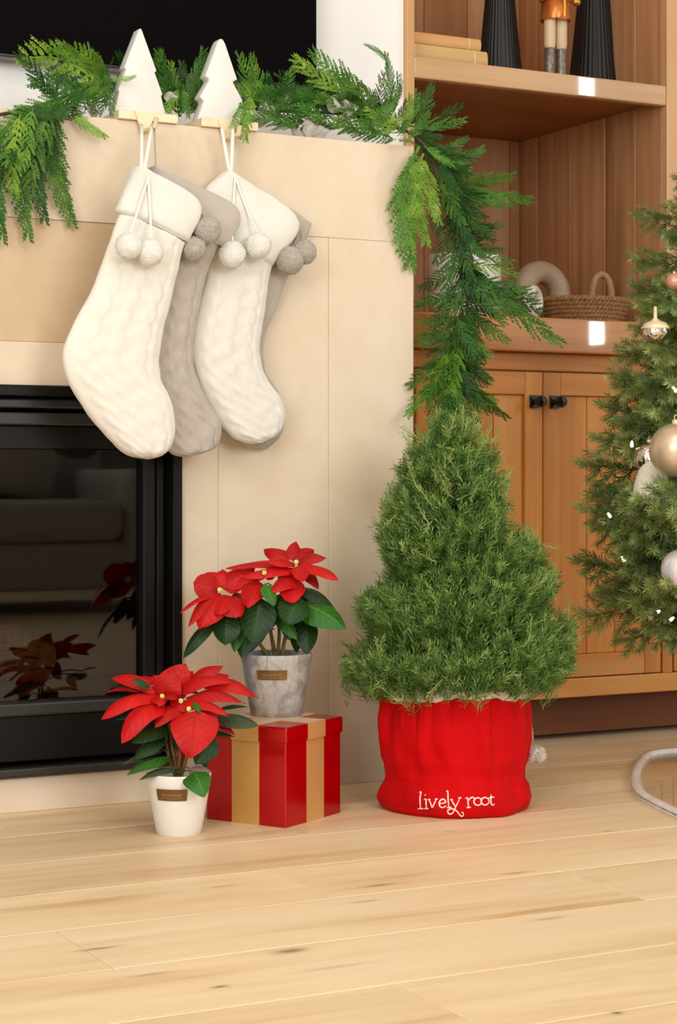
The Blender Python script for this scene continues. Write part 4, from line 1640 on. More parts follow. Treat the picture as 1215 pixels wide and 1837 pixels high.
def bag_r(th, z):
    c, s = math.cos(th), math.sin(th)
    r = lerp_tab(bag_tab, z - 0.006 * math.sin(2 * th + 0.7) * math.exp(-((z - .05) / .04) ** 2))
    up = max(0.0, min(1.0, (z - .03) / .15))
    dn = max(0.0, 1 - z / .09)
    r += 0.0075 * noise.noise(Vector((c * 2.6, s * 2.6, z * 5))) * (0.4 + up)
    r += 0.0125 * noise.noise(Vector((c * 6, s * 6, z * 4 + 4 + c))) * (0.15 + 0.85 * up)
    r += 0.0045 * up ** 3 * noise.noise(Vector((c * 18, s * 18, z * 2 + 9)))
    r += 0.0055 * dn * math.sin(z * 120 + 2.2 * c + 1.5 * math.sin(3 * th)) * noise.noise(Vector((c * 1.8, s * 1.8, 7)))
    r += 0.006 * noise.noise(Vector((c * 3, s * 3, z * 20 + 4 * c))) * (1 - up * 0.5)
    return r


q = MB()
NZ, NA = 70, 240
vs = []
ftop = 0.198
for j in range(NZ + 1):
    z = ftop * j / NZ
    for i in range(NA):
        a = 2 * pi * i / NA
        r = bag_r(a, z)
        vs.append(bagc + Vector((r * math.cos(a), r * math.sin(a), z + 0.004 * math.sin(3 * a + 1) * (j / NZ) ** 2)))
for i in range(NA):      # turned inside at the rim
    a = 2 * pi * i / NA
    r = bag_r(a, ftop) - 0.012
    vs.append(bagc + Vector((r * math.cos(a), r * math.sin(a), ftop - 0.02)))
fs = []
for j in range(NZ + 1):
    for i in range(NA):
        fs.append((j * NA + i, j * NA + (i + 1) % NA, (j + 1) * NA + (i + 1) % NA, (j + 1) * NA + i))
fs.append(tuple(range(NA - 1, -1, -1)))
q.add(vs, fs)
q.build('velvet_body', m_velvet, rb, smooth=True, fixn=False)

# plush rim
q = MB()
rnd = random.Random(5)
pts = []
for i in range(120):
    a = 2 * pi * i / 120
    r = bag_r(a, ftop) - 0.003 + 0.0022 * noise.noise(Vector((math.cos(a) * 9, math.sin(a) * 9, 2)))
    pts.append(bagc + Vector((r * math.cos(a), r * math.sin(a), ftop + 0.011 + 0.004 * math.sin(3 * a + 1) + 0.0015 * math.sin(11 * a))))
rr = [0.0125 + 0.0012 * math.sin(i * 1.7) + 0.001 * math.sin(i * 0.6) for i in range(120)]
q.tube(pts, rr, 14, closed=True)
for _ in range(5200):
    i = rnd.randrange(120)
    p0 = pts[i]
    a = 2 * pi * i / 120 + rnd.uniform(-.03, .03)
    d = Vector((math.cos(a), math.sin(a), 0)) * rnd.gauss(0.6, .7) + UP * rnd.gauss(0, .8) + Vector((-math.sin(a), math.cos(a), 0)) * rnd.gauss(0, .6)
    d.normalize()
    b0 = bagc + Vector(((p0 - bagc).to_2d().length * math.cos(a), (p0 - bagc).to_2d().length * math.sin(a), p0.z - bagc.z)) + d * 0.011
    tip = b0 + d * rnd.uniform(.002, .005)
    w = d.orthogonal() * 0.0005
    q.add([b0 - w, b0 + w, tip], [(0, 1, 2)])
q.build('plush_rim', m_fur, rb, smooth=True, fixn=False)


def on_bag(u, v, lift=0.0008):
    d = ray(u, v)
    lo = (bagc - CAM).dot(FW) - 0.16
    D = lo
    for _ in range(400):
        p = CAM + d * D
        q_ = p - bagc
        if math.hypot(q_.x, q_.y) <= bag_r(math.atan2(q_.y, q_.x), q_.z) + lift:
            return p
        D += 0.0005
    return CAM + d * (lo + 0.03)


strokes = [
    [(330, 722), (342, 716), (335, 760), (338, 822)], [(322, 827), (340, 823), (356, 826)],
    [(361, 768), (373, 764), (374, 795), (375, 822)], [(362, 826), (376, 823), (389, 825)], [(368, 737), (371, 738)],
    [(385, 767), (402, 766)], [(393, 767), (404, 792), (414, 817), (427, 790), (440, 764)], [(430, 765), (449, 762)],
    [(458, 793), (480, 790), (499, 784), (493, 769), (478, 764), (463, 776), (458, 796), (467, 814), (486, 817), (503, 805)],
    [(504, 716), (513, 710), (515, 760), (519, 814)], [(508, 819), (522, 816), (537, 817)],
    [(528, 768), (546, 766)], [(537, 768), (549, 790), (563, 812)],
    [(580, 757), (600, 754)], [(590, 756), (578, 785), (563, 815), (548, 848), (528, 860), (513, 848), (520, 830), (545, 827), (570, 840), (588, 862), (602, 875), (613, 866), (611, 850), (600, 849)],
    [(626, 760), (640, 756), (643, 785), (646, 816)], [(632, 819), (647, 816), (661, 817)], [(644, 776), (657, 758), (672, 752), (684, 760), (682, 767)],
    [(706 + 25 * math.cos(2 * pi * i / 14), 779 + 24 * math.sin(2 * pi * i / 14)) for i in range(15)],
    [(752 + 25 * math.cos(2 * pi * i / 14), 777 + 24 * math.sin(2 * pi * i / 14)) for i in range(15)],
    [(791, 735), (789, 765), (791, 790), (799, 802), (813, 796)], [(773, 759), (790, 753), (812, 750)],
]
q = MB()
for st in strokes:
    pts = [on_bag(660 + x / 3.574, 1220 + y / 3.574) for x, y in catmull([(x, y, 0) for x, y in st], max(3, len(st) * 4)) for _ in (0,)] if False else \
          [on_bag(660 + p.x / 3.574, 1220 + p.y / 3.574) for p in catmull([(x, y, 0) for x, y in st], max(4, len(st) * 4))]
    n = len(pts)
    q.tube(pts, [0.0009 + 0.0005 * math.sin(pi * i / (n - 1)) for i in range(n)], 6)
lt = q.build('embroidered_lettering', m_thread, rb, smooth=True)
lt['label'] = 'white embroidered words lively root'

# drawstring and its pompom at the right of the rim
Dp = (bagc - CAM).dot(FW)
q = MB()
for path in ([(941, 1262), (948, 1280), (954, 1305), (957, 1332)], [(941, 1264), (946, 1290), (948, 1312), (950, 1336)]):
    pts = catmull([PD(u, v, Dp - 0.005) for u, v in path], 26)
    for ph in (0, pi):
        q.tube([p + RT * 0.0011 * math.cos(i * 1.3 + ph) + FW * 0.0011 * math.sin(i * 1.3 + ph) for i, p in enumerate(pts)], 0.0010, 6)
q.build('drawstring', m_cordp, rb, smooth=True)
q = MB()
c = PD(962, 1352, Dp + 0.002)
q.ball(c, 0.0125, 20, 14)
rnd = random.Random(3)
for _ in range(1500):
    d = Vector((rnd.gauss(0, 1), rnd.gauss(0, 1), rnd.gauss(0, 1))).normalized()
    tip = c + d * rnd.uniform(.016, .0205) + UP * -.002
    w = d.orthogonal() * 0.0006
    p0 = c + d * .011
    q.add([p0 - w, p0 + w, tip], [(0, 1, 2)])
q.build('drawstring_pompom', m_fur, rb, smooth=True, fixn=False)

rt = thing('rosemary_tree', 'cone shaped rosemary tree with bushy tiers standing in the red bag', 'potted plant', bagc + UP * 0.012)
q = MB()
q.lathe([(.085, .012), (.09, .02), (.108, .15), (.112, .17), (.108, .172), (.104, .165), (.10, .158), (.001, .16)], 40, bagc)
q.build('nursery_pot', m_black, rt, smooth=True, sharp=0.7)
q = MB()
q.lathe([(.099, .155), (.09, .163), (.05, .168), (.001, .168)], 32, bagc)
q.build('soil', m_soil, rt, smooth=True)
Lr = [(738, 20), (760, 40), (805, 69), (847, 92), (911, 120), (941, 134), (992, 130), (1022, 116), (1034, 145), (1045, 163), (1081, 178), (1123, 172), (1136, 165), (1153, 204), (1208, 206), (1235, 172), (1256, 128)]
Rr = [(738, 38), (760, 47), (780, 66), (822, 96), (890, 108), (915, 114), (932, 128), (949, 145), (1000, 168), (1034, 184), (1060, 190), (1085, 208), (1123, 216), (1190, 208), (1220, 186), (1242, 140), (1256, 125)]


def ros_r(v, th):
    """crown radius in metres at height row v and azimuth th (0 = camera right)"""
    xr = math.cos(th)
    r = lerp_tab(Lr, v) * (1 - xr) / 2 + lerp_tab(Rr, v) * (1 + xr) / 2
    for vb, tl, am in ((992, 55, .27), (1116, 34, .26)):
        r *= 1 - am * math.exp(-((v - (vb - tl * xr)) / 15) ** 2) * (1 + .5 * max(0.0, -math.sin(th) if False else math.sin(th)))
    return r * PX


def ros_axis(v):
    return bagc + RT * ((800 + (v - 738) * .045 - 815) * PX) + UP * (CAMZ - (v - 850) * PX)


rnd = random.Random(11)
q = MB()
q.tube([ros_axis(1250) - UP * .03, ros_axis(1100), ros_axis(950), ros_axis(780)], [.009, .007, .005, .002], 8)
for k in range(90):
    v = rnd.uniform(790, 1240)
    th = rnd.uniform(0, 2 * pi)
    rad = RT * math.cos(th) - FW * math.sin(th)
    a0 = ros_axis(min(1255, v + 40))
    e = ros_axis(v) + rad * ros_r(v, th) * .75
    q.tube([a0, a0.lerp(e, .5) - UP * .004, e], [.0025, .0018, .001], 5)
q.build('woody_stem', m_bark, rt, smooth=True)

q = MB()


def sprig(q, B, d, L, nn, nl, nw, rnd, bend):
    d = d.normalized()
    up = bend
    prev = B
    for i in range(nn):
        t_ = (i + 0.5) / nn
        ax = (d + up * t_ * 0.6).normalized()
        p = B + d * (L * t_) + up * (L * t_ * t_ * 0.3)
        o = ax.orthogonal().normalized()
        o.rotate(Quaternion(ax, i * 2.4 + rnd.uniform(-.5, .5)))
        nd = (o * rnd.uniform(.55, .95) + ax * rnd.uniform(.7, 1.1)).normalized()
        l = nl * rnd.uniform(.75, 1.15) * (1 - 0.35 * t_)
        s = nd.cross(ax)
        s.normalize()
        w = s * nw
        m_ = p + nd * l * .5 + o * 0.0006
        q.add([p, m_ - w, p + nd * l, m_ + w], [(0, 1, 2, 3)])
    # stalk
    s = d.orthogonal().normalized() * nw * 0.8
    e = B + d * L + up * (L * .3)
    m_ = B + d * L * .5 + up * (L * .075)
    q.add([B - s, B + s, m_ + s * .8, m_ - s * .8, e], [(0, 1, 2, 3), (3, 2, 4)])


N = 3600
for k in range(N):
    # heights drawn in proportion to the surface
    while True:
        v = rnd.uniform(742, 1240)
        if rnd.random() < (lerp_tab(Lr, v) + lerp_tab(Rr, v)) / 430:
            break
    th = rnd.uniform(0, 2 * pi)
    if v > 1200 and math.cos(th) > -.5:
        v -= 36
    rad = RT * math.cos(th) - FW * math.sin(th)
    R = ros_r(v, th)
    L = rnd.uniform(.045, .075)
    low = max(0.0, (v - 1190) / 60) * (1.0 if math.cos(th) < -.2 else .55)
    d = rad * rnd.uniform(.7, 1.2) + UP * (rnd.uniform(.45, 1.25) - 1.2 * low) + Vector((rnd.gauss(0, .3), rnd.gauss(0, .3), rnd.gauss(0, .2)))
    d.normalize()
    deep = 1.0 if rnd.random() < .7 else rnd.uniform(.45, .9)
    tip = ros_axis(v) + rad * (R * deep - .006 + rnd.gauss(0, .006))
    B = tip - d * L
    sprig(q, B, d, L, rnd.randint(26, 34), .0225, .00100, rnd, UP * rnd.uniform(-.1, .35))
fo = q.build('foliage', m_rosem, rt, smooth=False, fixn=False)
fo['kind'] = 'stuff'
# long pale shoots curling over the outside
q = MB()
for k in range(260):
    v = rnd.uniform(770, 1235)
    th = rnd.uniform(0, 2 * pi)
    rad = RT * math.cos(th) - FW * math.sin(th)
    R = ros_r(v, th)
    L = rnd.uniform(.022, .055)
    d = rad * rnd.uniform(-.05, .3) + UP * rnd.choice([rnd.uniform(.5, 1), rnd.uniform(.5, 1), -rnd.uniform(.1, .5)]) + Vector((rnd.gauss(0, .4), rnd.gauss(0, .4), 0))
    d.normalize()
    if v > 1205 and math.cos(th) > -.3:
        continue
    if v > 1225:
        d = (rad + UP * -.5).normalized()
        L *= .5
    B = ros_axis(v) + rad * (R - .010)
    sprig(q, B, d, L, rnd.randint(16, 24), .014, .0008, rnd, rad * rnd.uniform(-.6, .4))
    c1 = [B, B + d * L * .5 + rad * .002, B + d * L * 1.05]
    q.tube(c1, [.0009, .0008, .0004], 4)
fo = q.build('young_shoots', mk_needle('pale_rosemary_shoot', ('86a04e', 'a3b766', 'bccb84'), 0, .5, 0, .25), rt, fixn=False)
fo['kind'] = 'stuff'


# ------------------------------------------------------------------ cedar garland
def frond_mesh(seed, np_=13, wid=.30, ang=.85, leaf_l=.052, leaf_w=.0105, hang=0.0, tw=0.0):
    rnd = random.Random(seed)
    q = MB()
    sw = rnd.uniform(-.10, .10)
    bow = rnd.uniform(.03, .10)
    def st(x):
        return Vector((x, sw * math.sin(pi * x) + .02 * math.sin(6 * x + seed), -bow * x * x + .01 * math.sin(5 * x)))
    def strip(P, w0, w1, nrm):
        vs = []
        for i, p in enumerate(P):
            t_ = i / (len(P) - 1)
            d = (P[min(i + 1, len(P) - 1)] - P[max(i - 1, 0)]).normalized()
            s = nrm.cross(d).normalized() * (w0 + (w1 - w0) * t_)
            vs += [p - s, p + s]
        q.add(vs, [(2 * i, 2 * i + 1, 2 * i + 3, 2 * i + 2) for i in range(len(P) - 1)])
    Z = Vector((0, 0, 1))
    strip([st(i / 10) for i in range(11)], .010, .003, Z)
    for i in range(np_):
        for s in (-1, 1):
            x = .05 + .93 * (i + .25 * (s > 0) + rnd.uniform(-.15, .15)) / np_
            x = min(max(x, .02), .985)
            B = st(x)
            a = ang * rnd.uniform(.8, 1.15) * (1 - .25 * x)
            L = wid * (min(1, .45 + x * 2.2)) * (1 - x) ** .62 * rnd.uniform(.72, 1.15) + .045
            d = Vector((math.cos(a), s * math.sin(a), rnd.uniform(-.25, .18)))
            d.normalize()
            cv = rnd.uniform(.10, .35)
            def br(t_):
                return B + d * (L * t_) + Vector((cv * L * t_ * t_ * .6, -s * cv * L * t_ * t_ * .35, -.10 * L * t_ * t_))
            P = [br(j / 4) for j in range(5)]
            strip(P, .0052, .0018, Z)
            m_ = max(3, int(L / .026))
            for j in range(m_):
                for s2 in (-1, 1):
                    t_ = (j + .5 + .3 * s2 * .5) / m_
                    p = br(t_)
                    dd = (br(min(1, t_ + .05)) - br(max(0, t_ - .05))).normalized()
                    sd = Z.cross(dd).normalized() * s2
                    aa = rnd.uniform(.38, .62)
                    nd = dd * math.cos(aa) + sd * math.sin(aa) + Z * rnd.uniform(-.22, .22)
                    l = leaf_l * (1 - .45 * t_) * rnd.uniform(.8, 1.2)
                    wv = Z.cross(nd).normalized() * leaf_w
                    q.add([p, p + nd * l * .45 - wv, p + nd * l, p + nd * l * .45 + wv + Z * .003], [(0, 1, 2, 3)])
            q.add([br(.93) - Z.cross(d) * leaf_w * .8, br(1.0) + d * leaf_l * .8, br(.93) + Z.cross(d) * leaf_w * .8], [(0, 1, 2)])
    p = st(1)
    d = (st(1) - st(.95)).normalized()
    q.add([p - Z.cross(d) * leaf_w, p + d * .06, p + Z.cross(d) * leaf_w], [(0, 1, 2)])
    return q


gm = {}
for key, m in (('b', m_cedar_br), ('m', m_cedar_md), ('d', m_cedar_dk)):
    gm[key] = []
    for s in range(5):
        me = frond_mesh(s * 3 + 1, 11 + s % 3 * 2, .30 - .03 * (s % 3), .8 + .08 * (s % 2)).mesh('cedar_sprig', m)
        me['local'] = 1
        gm[key].append(me)
    me = frond_mesh(91, 18, .20, .62, .050, .0085).mesh('cedar_sprig', m)   # long narrow feather
    me['local'] = 1
    gm[key].append(me)
ga = thing('cedar_garland', 'fresh green cedar garland along the mantel and down its right end', 'garland', (1.3, 3.2, zt))
gstem = [PY(-60, 215, 3.085), PY(30, 200, 3.09), PY(95, 182, 3.12), PY(160, 160, 3.20), PY(250, 172, 3.26), PY(330, 184, 3.26), PY(430, 192, 3.26), PY(520, 200, 3.24), PY(620, 205, 3.22), PY(700, 225, 3.18), PY(745, 245, 3.13),
         PY(782, 290, 3.10), PY(812, 370, 3.14), PY(830, 460, 3.18), PY(838, 560, 3.18), PY(822, 650, 3.15), PY(812, 745, 3.12)]
gsp = catmull(gstem, 90)
q = MB()
q.tube(gsp, .0032, 8)
q.build('garland_stem', m_bark, ga, smooth=True)
rnd = random.Random(21)


def fr(bu, bv, tu, tv, Yb, Yt, k='m', var=None, w=1.0, roll=0.0):
    B, T = PY(bu, bv, Yb), PY(tu, tv, Yt)
    L = (T - B).length
    view = (CAM - B).normalized()
    nh = view + UP * .25
    nh.rotate(Quaternion((T - B).normalized(), roll))
    me = rnd.choice(gm[k][:5]) if var is None else gm[k][var]
    M = frame(B, T, nh, L * w)
    place('cedar_sprig', me, ga, M)


H_ = [  # base, tip, Y base, Y tip, tone, variant, width, roll
    # cascade at the left
    (100, 205, 136, 402, 3.085, 3.095, 'm', 5, 1.05), (62, 205, 50, 425, 3.07, 3.085, 'm', 5, 1), (18, 215, 4, 430, 3.06, 3.09, 'm', 5, 1), (80, 215, 82, 396, 3.08, 3.09, 'd', 5, 1),
    (120, 185, 192, 243, 3.11, 3.085, 'b', 5, 1.2), (35, 205, 25, 350, 3.05, 3.06, 'b', None, 1), (-10, 205, -30, 390, 3.06, 3.08, 'm', None, 1), (90, 195, 60, 350, 3.06, 3.07, 'm', None, .9),
    (110, 190, 0, 240, 3.09, 3.05, 'b', None, 1), (120, 180, 10, 290, 3.09, 3.05, 'm', None, .9), (100, 190, 95, 310, 3.07, 3.08, 'd', None, .8), (70, 200, -10, 330, 3.06, 3.05, 'd', None, .9),
    (60, 195, 40, 300, 3.05, 3.04, 'b', None, .9), (85, 195, 120, 330, 3.09, 3.09, 'm', None, .8), (40, 200, 70, 330, 3.08, 3.09, 'd', None, .9),
    (190, 155, 48, 100, 3.20, 3.10, 'b', None, 1), (200, 150, 98, 84, 3.22, 3.12, 'b', None, .9), (205, 165, 130, 90, 3.22, 3.14, 'b', None, .9), (190, 180, 150, 92, 3.20, 3.16, 'm', None, 1),
    (170, 170, 60, 150, 3.16, 3.10, 'm', None, .9), (150, 180, 35, 190, 3.14, 3.08, 'm', None, .9), (160, 165, 85, 130, 3.2, 3.14, 'd', None, .9), (190, 130, 200, 208, 3.14, 3.135, 'm', None, .8),
    (175, 130, 168, 212, 3.14, 3.13, 'm', None, .8), (205, 140, 180, 208, 3.15, 3.14, 'd', None, .8), (200, 145, 244, 134, 3.135, 3.125, 'b', None, .9), (140, 190, 90, 215, 3.11, 3.06, 'd', None, .9),
    (200, 190, 145, 150, 3.20, 3.17, 'd', None, 1), (150, 200, 190, 130, 3.24, 3.22, 'd', None, 1), (130, 190, 165, 120, 3.22, 3.2, 'd', None, 1), (110, 180, 62, 140, 3.16, 3.12, 'd', None, 1),
    # between the two trees
    (322, 210, 284, 92, 3.24, 3.20, 'm', None, .9), (325, 210, 364, 88, 3.24, 3.20, 'm', None, .9), (315, 200, 272, 128, 3.22, 3.2, 'm', None, .9), (335, 205, 375, 125, 3.24, 3.2, 'm', None, .9),
    (320, 210, 305, 112, 3.26, 3.24, 'b', None, .9), (310, 205, 270, 170, 3.2, 3.18, 'd', None, .9), (335, 205, 372, 180, 3.2, 3.18, 'd', None, .9), (320, 160, 300, 212, 3.17, 3.15, 'b', None, .9),
    (330, 160, 340, 210, 3.17, 3.15, 'm', None, .9), (300, 170, 272, 200, 3.18, 3.16, 'd', None, .9), (320, 200, 325, 110, 3.28, 3.28, 'd', None, 1), (300, 200, 280, 120, 3.28, 3.28, 'd', None, 1), (345, 200, 355, 110, 3.28, 3.28, 'd', None, 1),
    # right of the right tree
    (450, 205, 424, 95, 3.20, 3.18, 'b', None, .8), (470, 200, 452, 98, 3.22, 3.18, 'b', None, .7), (448, 170, 440, 250, 3.13, 3.075, 'b', None, .9), (440, 180, 428, 240, 3.13, 3.075, 'b', None, .8),
    (480, 200, 532, 112, 3.22, 3.2, 'm', None, .7), (520, 190, 425, 160, 3.2, 3.16, 'b', None, .9), (560, 195, 470, 160, 3.18, 3.15, 'm', None, .9), (600, 190, 505, 165, 3.18, 3.15, 'm', None, .9),
    (650, 190, 532, 104, 3.18, 3.15, 'b', None, .8), (660, 200, 560, 92, 3.18, 3.15, 'b', None, .8), (690, 215, 598, 128, 3.18, 3.14, 'm', None, .7), (640, 185, 570, 130, 3.2, 3.18, 'm', None, .9),
    (690, 205, 694, 96, 3.18, 3.17, 'm', 5, .9), (695, 110, 656, 80, 3.17, 3.16, 'b', 5, .9), (700, 215, 716, 130, 3.18, 3.16, 'd', None, .7), (690, 220, 650, 150, 3.2, 3.18, 'd', 5, 1),
    (715, 245, 750, 160, 3.15, 3.14, 'm', None, .8), (720, 245, 735, 170, 3.15, 3.13, 'b', 5, 1), (740, 230, 838, 208, 3.14, 3.1, 'm', None, .8), (745, 235, 775, 150, 3.16, 3.14, 'm', None, .9), (760, 235, 832, 190, 3.18, 3.16, 'd', None, .9),
    (545, 225, 468, 195, 3.16, 3.13, 'm', None, 1), (600, 230, 500, 215, 3.16, 3.13, 'd', None, 1), (640, 235, 560, 205, 3.16, 3.13, 'd', None, 1), (680, 245, 595, 222, 3.15, 3.12, 'm', None, 1),
    (710, 250, 630, 232, 3.14, 3.11, 'm', None, 1), (700, 235, 625, 190, 3.17, 3.14, 'm', None, 1), (720, 240, 660, 195, 3.16, 3.14, 'b', None, 1), (690, 250, 705, 200, 3.15, 3.14, 'b', 5, 1), (580, 215, 600, 140, 3.24, 3.22, 'd', None, .9), (500, 215, 480, 140, 3.26, 3.24, 'd', None, .9),
    (540, 215, 560, 140, 3.24, 3.22, 'm', None, .9), (620, 220, 640, 150, 3.22, 3.2, 'd', None, .9), (670, 240, 640, 185, 3.17, 3.15, 'd', None, 1), (655, 225, 575, 175, 3.17, 3.13, 'm', None, 1), (500, 200, 560, 150, 3.2, 3.18, 'm', None, .9),
    (470, 215, 440, 150, 3.22, 3.2, 'd', None, .9), (520, 215, 585, 165, 3.18, 3.16, 'm', None, .9), (560, 220, 620, 165, 3.18, 3.15, 'd', None, .9), (600, 225, 660, 175, 3.17, 3.15, 'm', None, .9),
    (640, 230, 705, 185, 3.16, 3.14, 'm', None, .9), (660, 240, 735, 205, 3.15, 3.13, 'b', None, .9), (560, 215, 500, 130, 3.24, 3.22, 'd', None, .9), (610, 200, 545, 120, 3.22, 3.2, 'm', None, .8), (530, 225, 450, 215, 3.14, 3.11, 'm', None, .9),
    (680, 215, 690, 130, 3.18, 3.16, 'd', None, .9), (650, 215, 615, 130, 3.2, 3.18, 'm', None, .9), (730, 250, 770, 200, 3.12, 3.1, 'm', None, .9), (445, 200, 480, 130, 3.22, 3.2, 'm', None, .8), (590, 235, 540, 190, 3.15, 3.12, 'b', None, .9),
    # falling past the right end
    (830, 590, 770, 650, 3.12, 3.08, 'd', None, 1), (830, 610, 880, 680, 3.12, 3.08, 'd', None, 1), (825, 640, 765, 715, 3.11, 3.07, 'm', None, 1), (825, 660, 870, 725, 3.11, 3.07, 'd', None, 1), (820, 570, 860, 640, 3.12, 3.09, 'm', None, 1),
    (830, 570, 760, 620, 3.13, 3.1, 'd', None, 1), (815, 690, 845, 760, 3.09, 3.05, 'm', None, 1), (815, 700, 785, 765, 3.09, 3.05, 'd', None, 1), (840, 500, 800, 580, 3.13, 3.1, 'd', None, 1), (820, 400, 870, 460, 3.11, 3.08, 'm', None, 1), (790, 300, 830, 400, 3.1, 3.06, 'm', None, 1), (800, 350, 850, 430, 3.11, 3.08, 'd', None, 1),
    (752, 262, 744, 478, 3.09, 3.09, 'b', 5, 1.25), (760, 275, 765, 435, 3.08, 3.07, 'b', 5, 1.2), (765, 300, 790, 400, 3.09, 3.07, 'b', None, .9), (750, 262, 720, 250, 3.1, 3.06, 'b', 5, 1),
    (762, 262, 845, 300, 3.1, 3.06, 'b', 5, 1), (790, 300, 872, 262, 3.12, 3.1, 'm', None, .9), (785, 280, 840, 245, 3.14, 3.12, 'm', None, 1), (800, 340, 957, 352, 3.13, 3.1, 'm', None, .85),
    (800, 330, 925, 314, 3.15, 3.12, 'm', None, .8), (805, 350, 900, 365, 3.12, 3.06, 'm', None, 1), (800, 330, 870, 380, 3.12, 3.07, 'd', None, 1), (815, 380, 880, 420, 3.13, 3.08, 'd', None, 1),
    (800, 300, 790, 420, 3.12, 3.1, 'd', None, .9), (815, 380, 780, 470, 3.14, 3.12, 'd', None, .9), (825, 400, 850, 500, 3.12, 3.1, 'd', None, .9), (830, 430, 905, 400, 3.16, 3.13, 'd', None, .9),
    (830, 440, 925, 465, 3.16, 3.12, 'm', None, .9), (835, 470, 930, 490, 3.16, 3.12, 'b', None, .9), (840, 490, 1012, 610, 3.15, 3.06, 'm', None, .75), (845, 500, 958, 530, 3.15, 3.08, 'm', None, .9),
    (840, 500, 905, 582, 3.14, 3.07, 'm', None, .8), (835, 500, 975, 560, 3.16, 3.1, 'd', None, .8), (825, 480, 755, 515, 3.17, 3.14, 'd', None, .8), (830, 520, 780, 590, 3.16, 3.14, 'd', None, .8), (820, 430, 800, 540, 3.13, 3.11, 'd', None, .9),
    (835, 540, 750, 545, 3.17, 3.13, 'm', None, .8), (830, 580, 746, 570, 3.17, 3.14, 'm', None, .8), (830, 560, 870, 650, 3.15, 3.12, 'm', None, .8), (830, 600, 745, 610, 3.16, 3.12, 'm', None, .8),
    (825, 610, 775, 680, 3.15, 3.1, 'b', None, .9), (825, 600, 885, 640, 3.15, 3.1, 'm', None, .9), (820, 640, 738, 692, 3.14, 3.1, 'm', None, .8), (820, 650, 880, 690, 3.14, 3.1, 'd', None, .9),
    (822, 650, 908, 750, 3.14, 3.08, 'd', 5, 1), (815, 680, 733, 738, 3.12, 3.05, 'b', 5, 1), (815, 680, 770, 740, 3.12, 3.08, 'm', None, .9), (820, 690, 862, 750, 3.12, 3.08, 'm', None, .9), (815, 670, 815, 765, 3.1, 3.06, 'm', None, .9),
    (820, 600, 830, 700, 3.13, 3.1, 'm', None, 1), (830, 560, 810, 650, 3.14, 3.12, 'd', None, 1), (825, 620, 800, 720, 3.12, 3.08, 'b', None, 1), (830, 520, 850, 610, 3.14, 3.1, 'd', None, 1), (835, 450, 845, 540, 3.15, 3.12, 'd', None, 1),
]
for h in H_:
    bu, bv, tu, tv, Yb, Yt, k, var, w = h
    fr(bu, bv, tu, tv, Yb, Yt, k, var, w, rnd.uniform(-.5, .5))
# looser, darker sprigs all round the stem
for i in range(3, 88):
    if i % 2 and i < 45:
        continue
    p = gsp[i]
    for _ in range(2 + (i > 50 and i % 2)):
        if p.x < XR and p.z > zt - 0.02 and p.y > FY:
            d = Vector((rnd.uniform(-1, 1), rnd.uniform(-.7, .5), rnd.uniform(.1, .9)))
        else:
            tan = (gsp[i + 1] - gsp[i - 1]).normalized()
            d = tan * rnd.uniform(.3, 1.0) + Vector((rnd.uniform(-.35, .9), rnd.uniform(-.9, .4), rnd.uniform(-.4, .4)))
        L = rnd.uniform(.06, .105)
        T = p + d.normalized() * L
        if T.x < XR + .01 and T.z < zt + 0.02:
            T.y = min(T.y, 3.09)
        nh = (CAM - p).normalized() + Vector((rnd.gauss(0, .6), rnd.gauss(0, .3), rnd.gauss(0, .6)))
        place('cedar_sprig', rnd.choice(gm[rnd.choice('mdd')][:5]), ga, frame(p, T, nh, L * .9))
# dried silvery leaves tucked in
for (u, v, Y, s) in ((470, 208, 3.15, .030), (480, 196, 3.17, .026), (540, 224, 3.15, .036), (556, 226, 3.14, .032), (575, 232, 3.14, .028), (600, 180, 3.16, .028), (626, 188, 3.16, .030), (310, 170, 3.17, .02), (172, 190, 3.15, .016)):
    B = PY(u - 16, v + 6, Y)
    T = B + Vector((s * 1.3, -.004, s * rnd.uniform(-.2, .5)))
    leaf('dried_leaf', m_dried, ga, B, T, s * 1.1, (CAM - B).normalized() + UP * .5, arch=.2, fold=.5, wav=.14, seed=u)

# ------------------------------------------------------------------ Christmas tree
TX, TY = 2.395, 2.84
ct_ = thing('christmas_tree', 'bushy green fir Christmas tree with ball ornaments at the right edge', 'tree', (TX, TY, 0.013))
q = MB()
q.tube([(TX, TY, .013), (TX, TY, .6), (TX, TY, 1.2), (TX, TY, 1.72)], [.024, .02, .014, .004], 12)
q.build('trunk', m_bark, ct_, smooth=True)
q = MB()
q.lathe([(.11, .013), (.11, .022), (.05, .03), (.04, .09), (.034, .10), (.026, .10)], 28, (TX, TY, 0))
q.build('stand', m_black, ct_, smooth=True, sharp=.6)


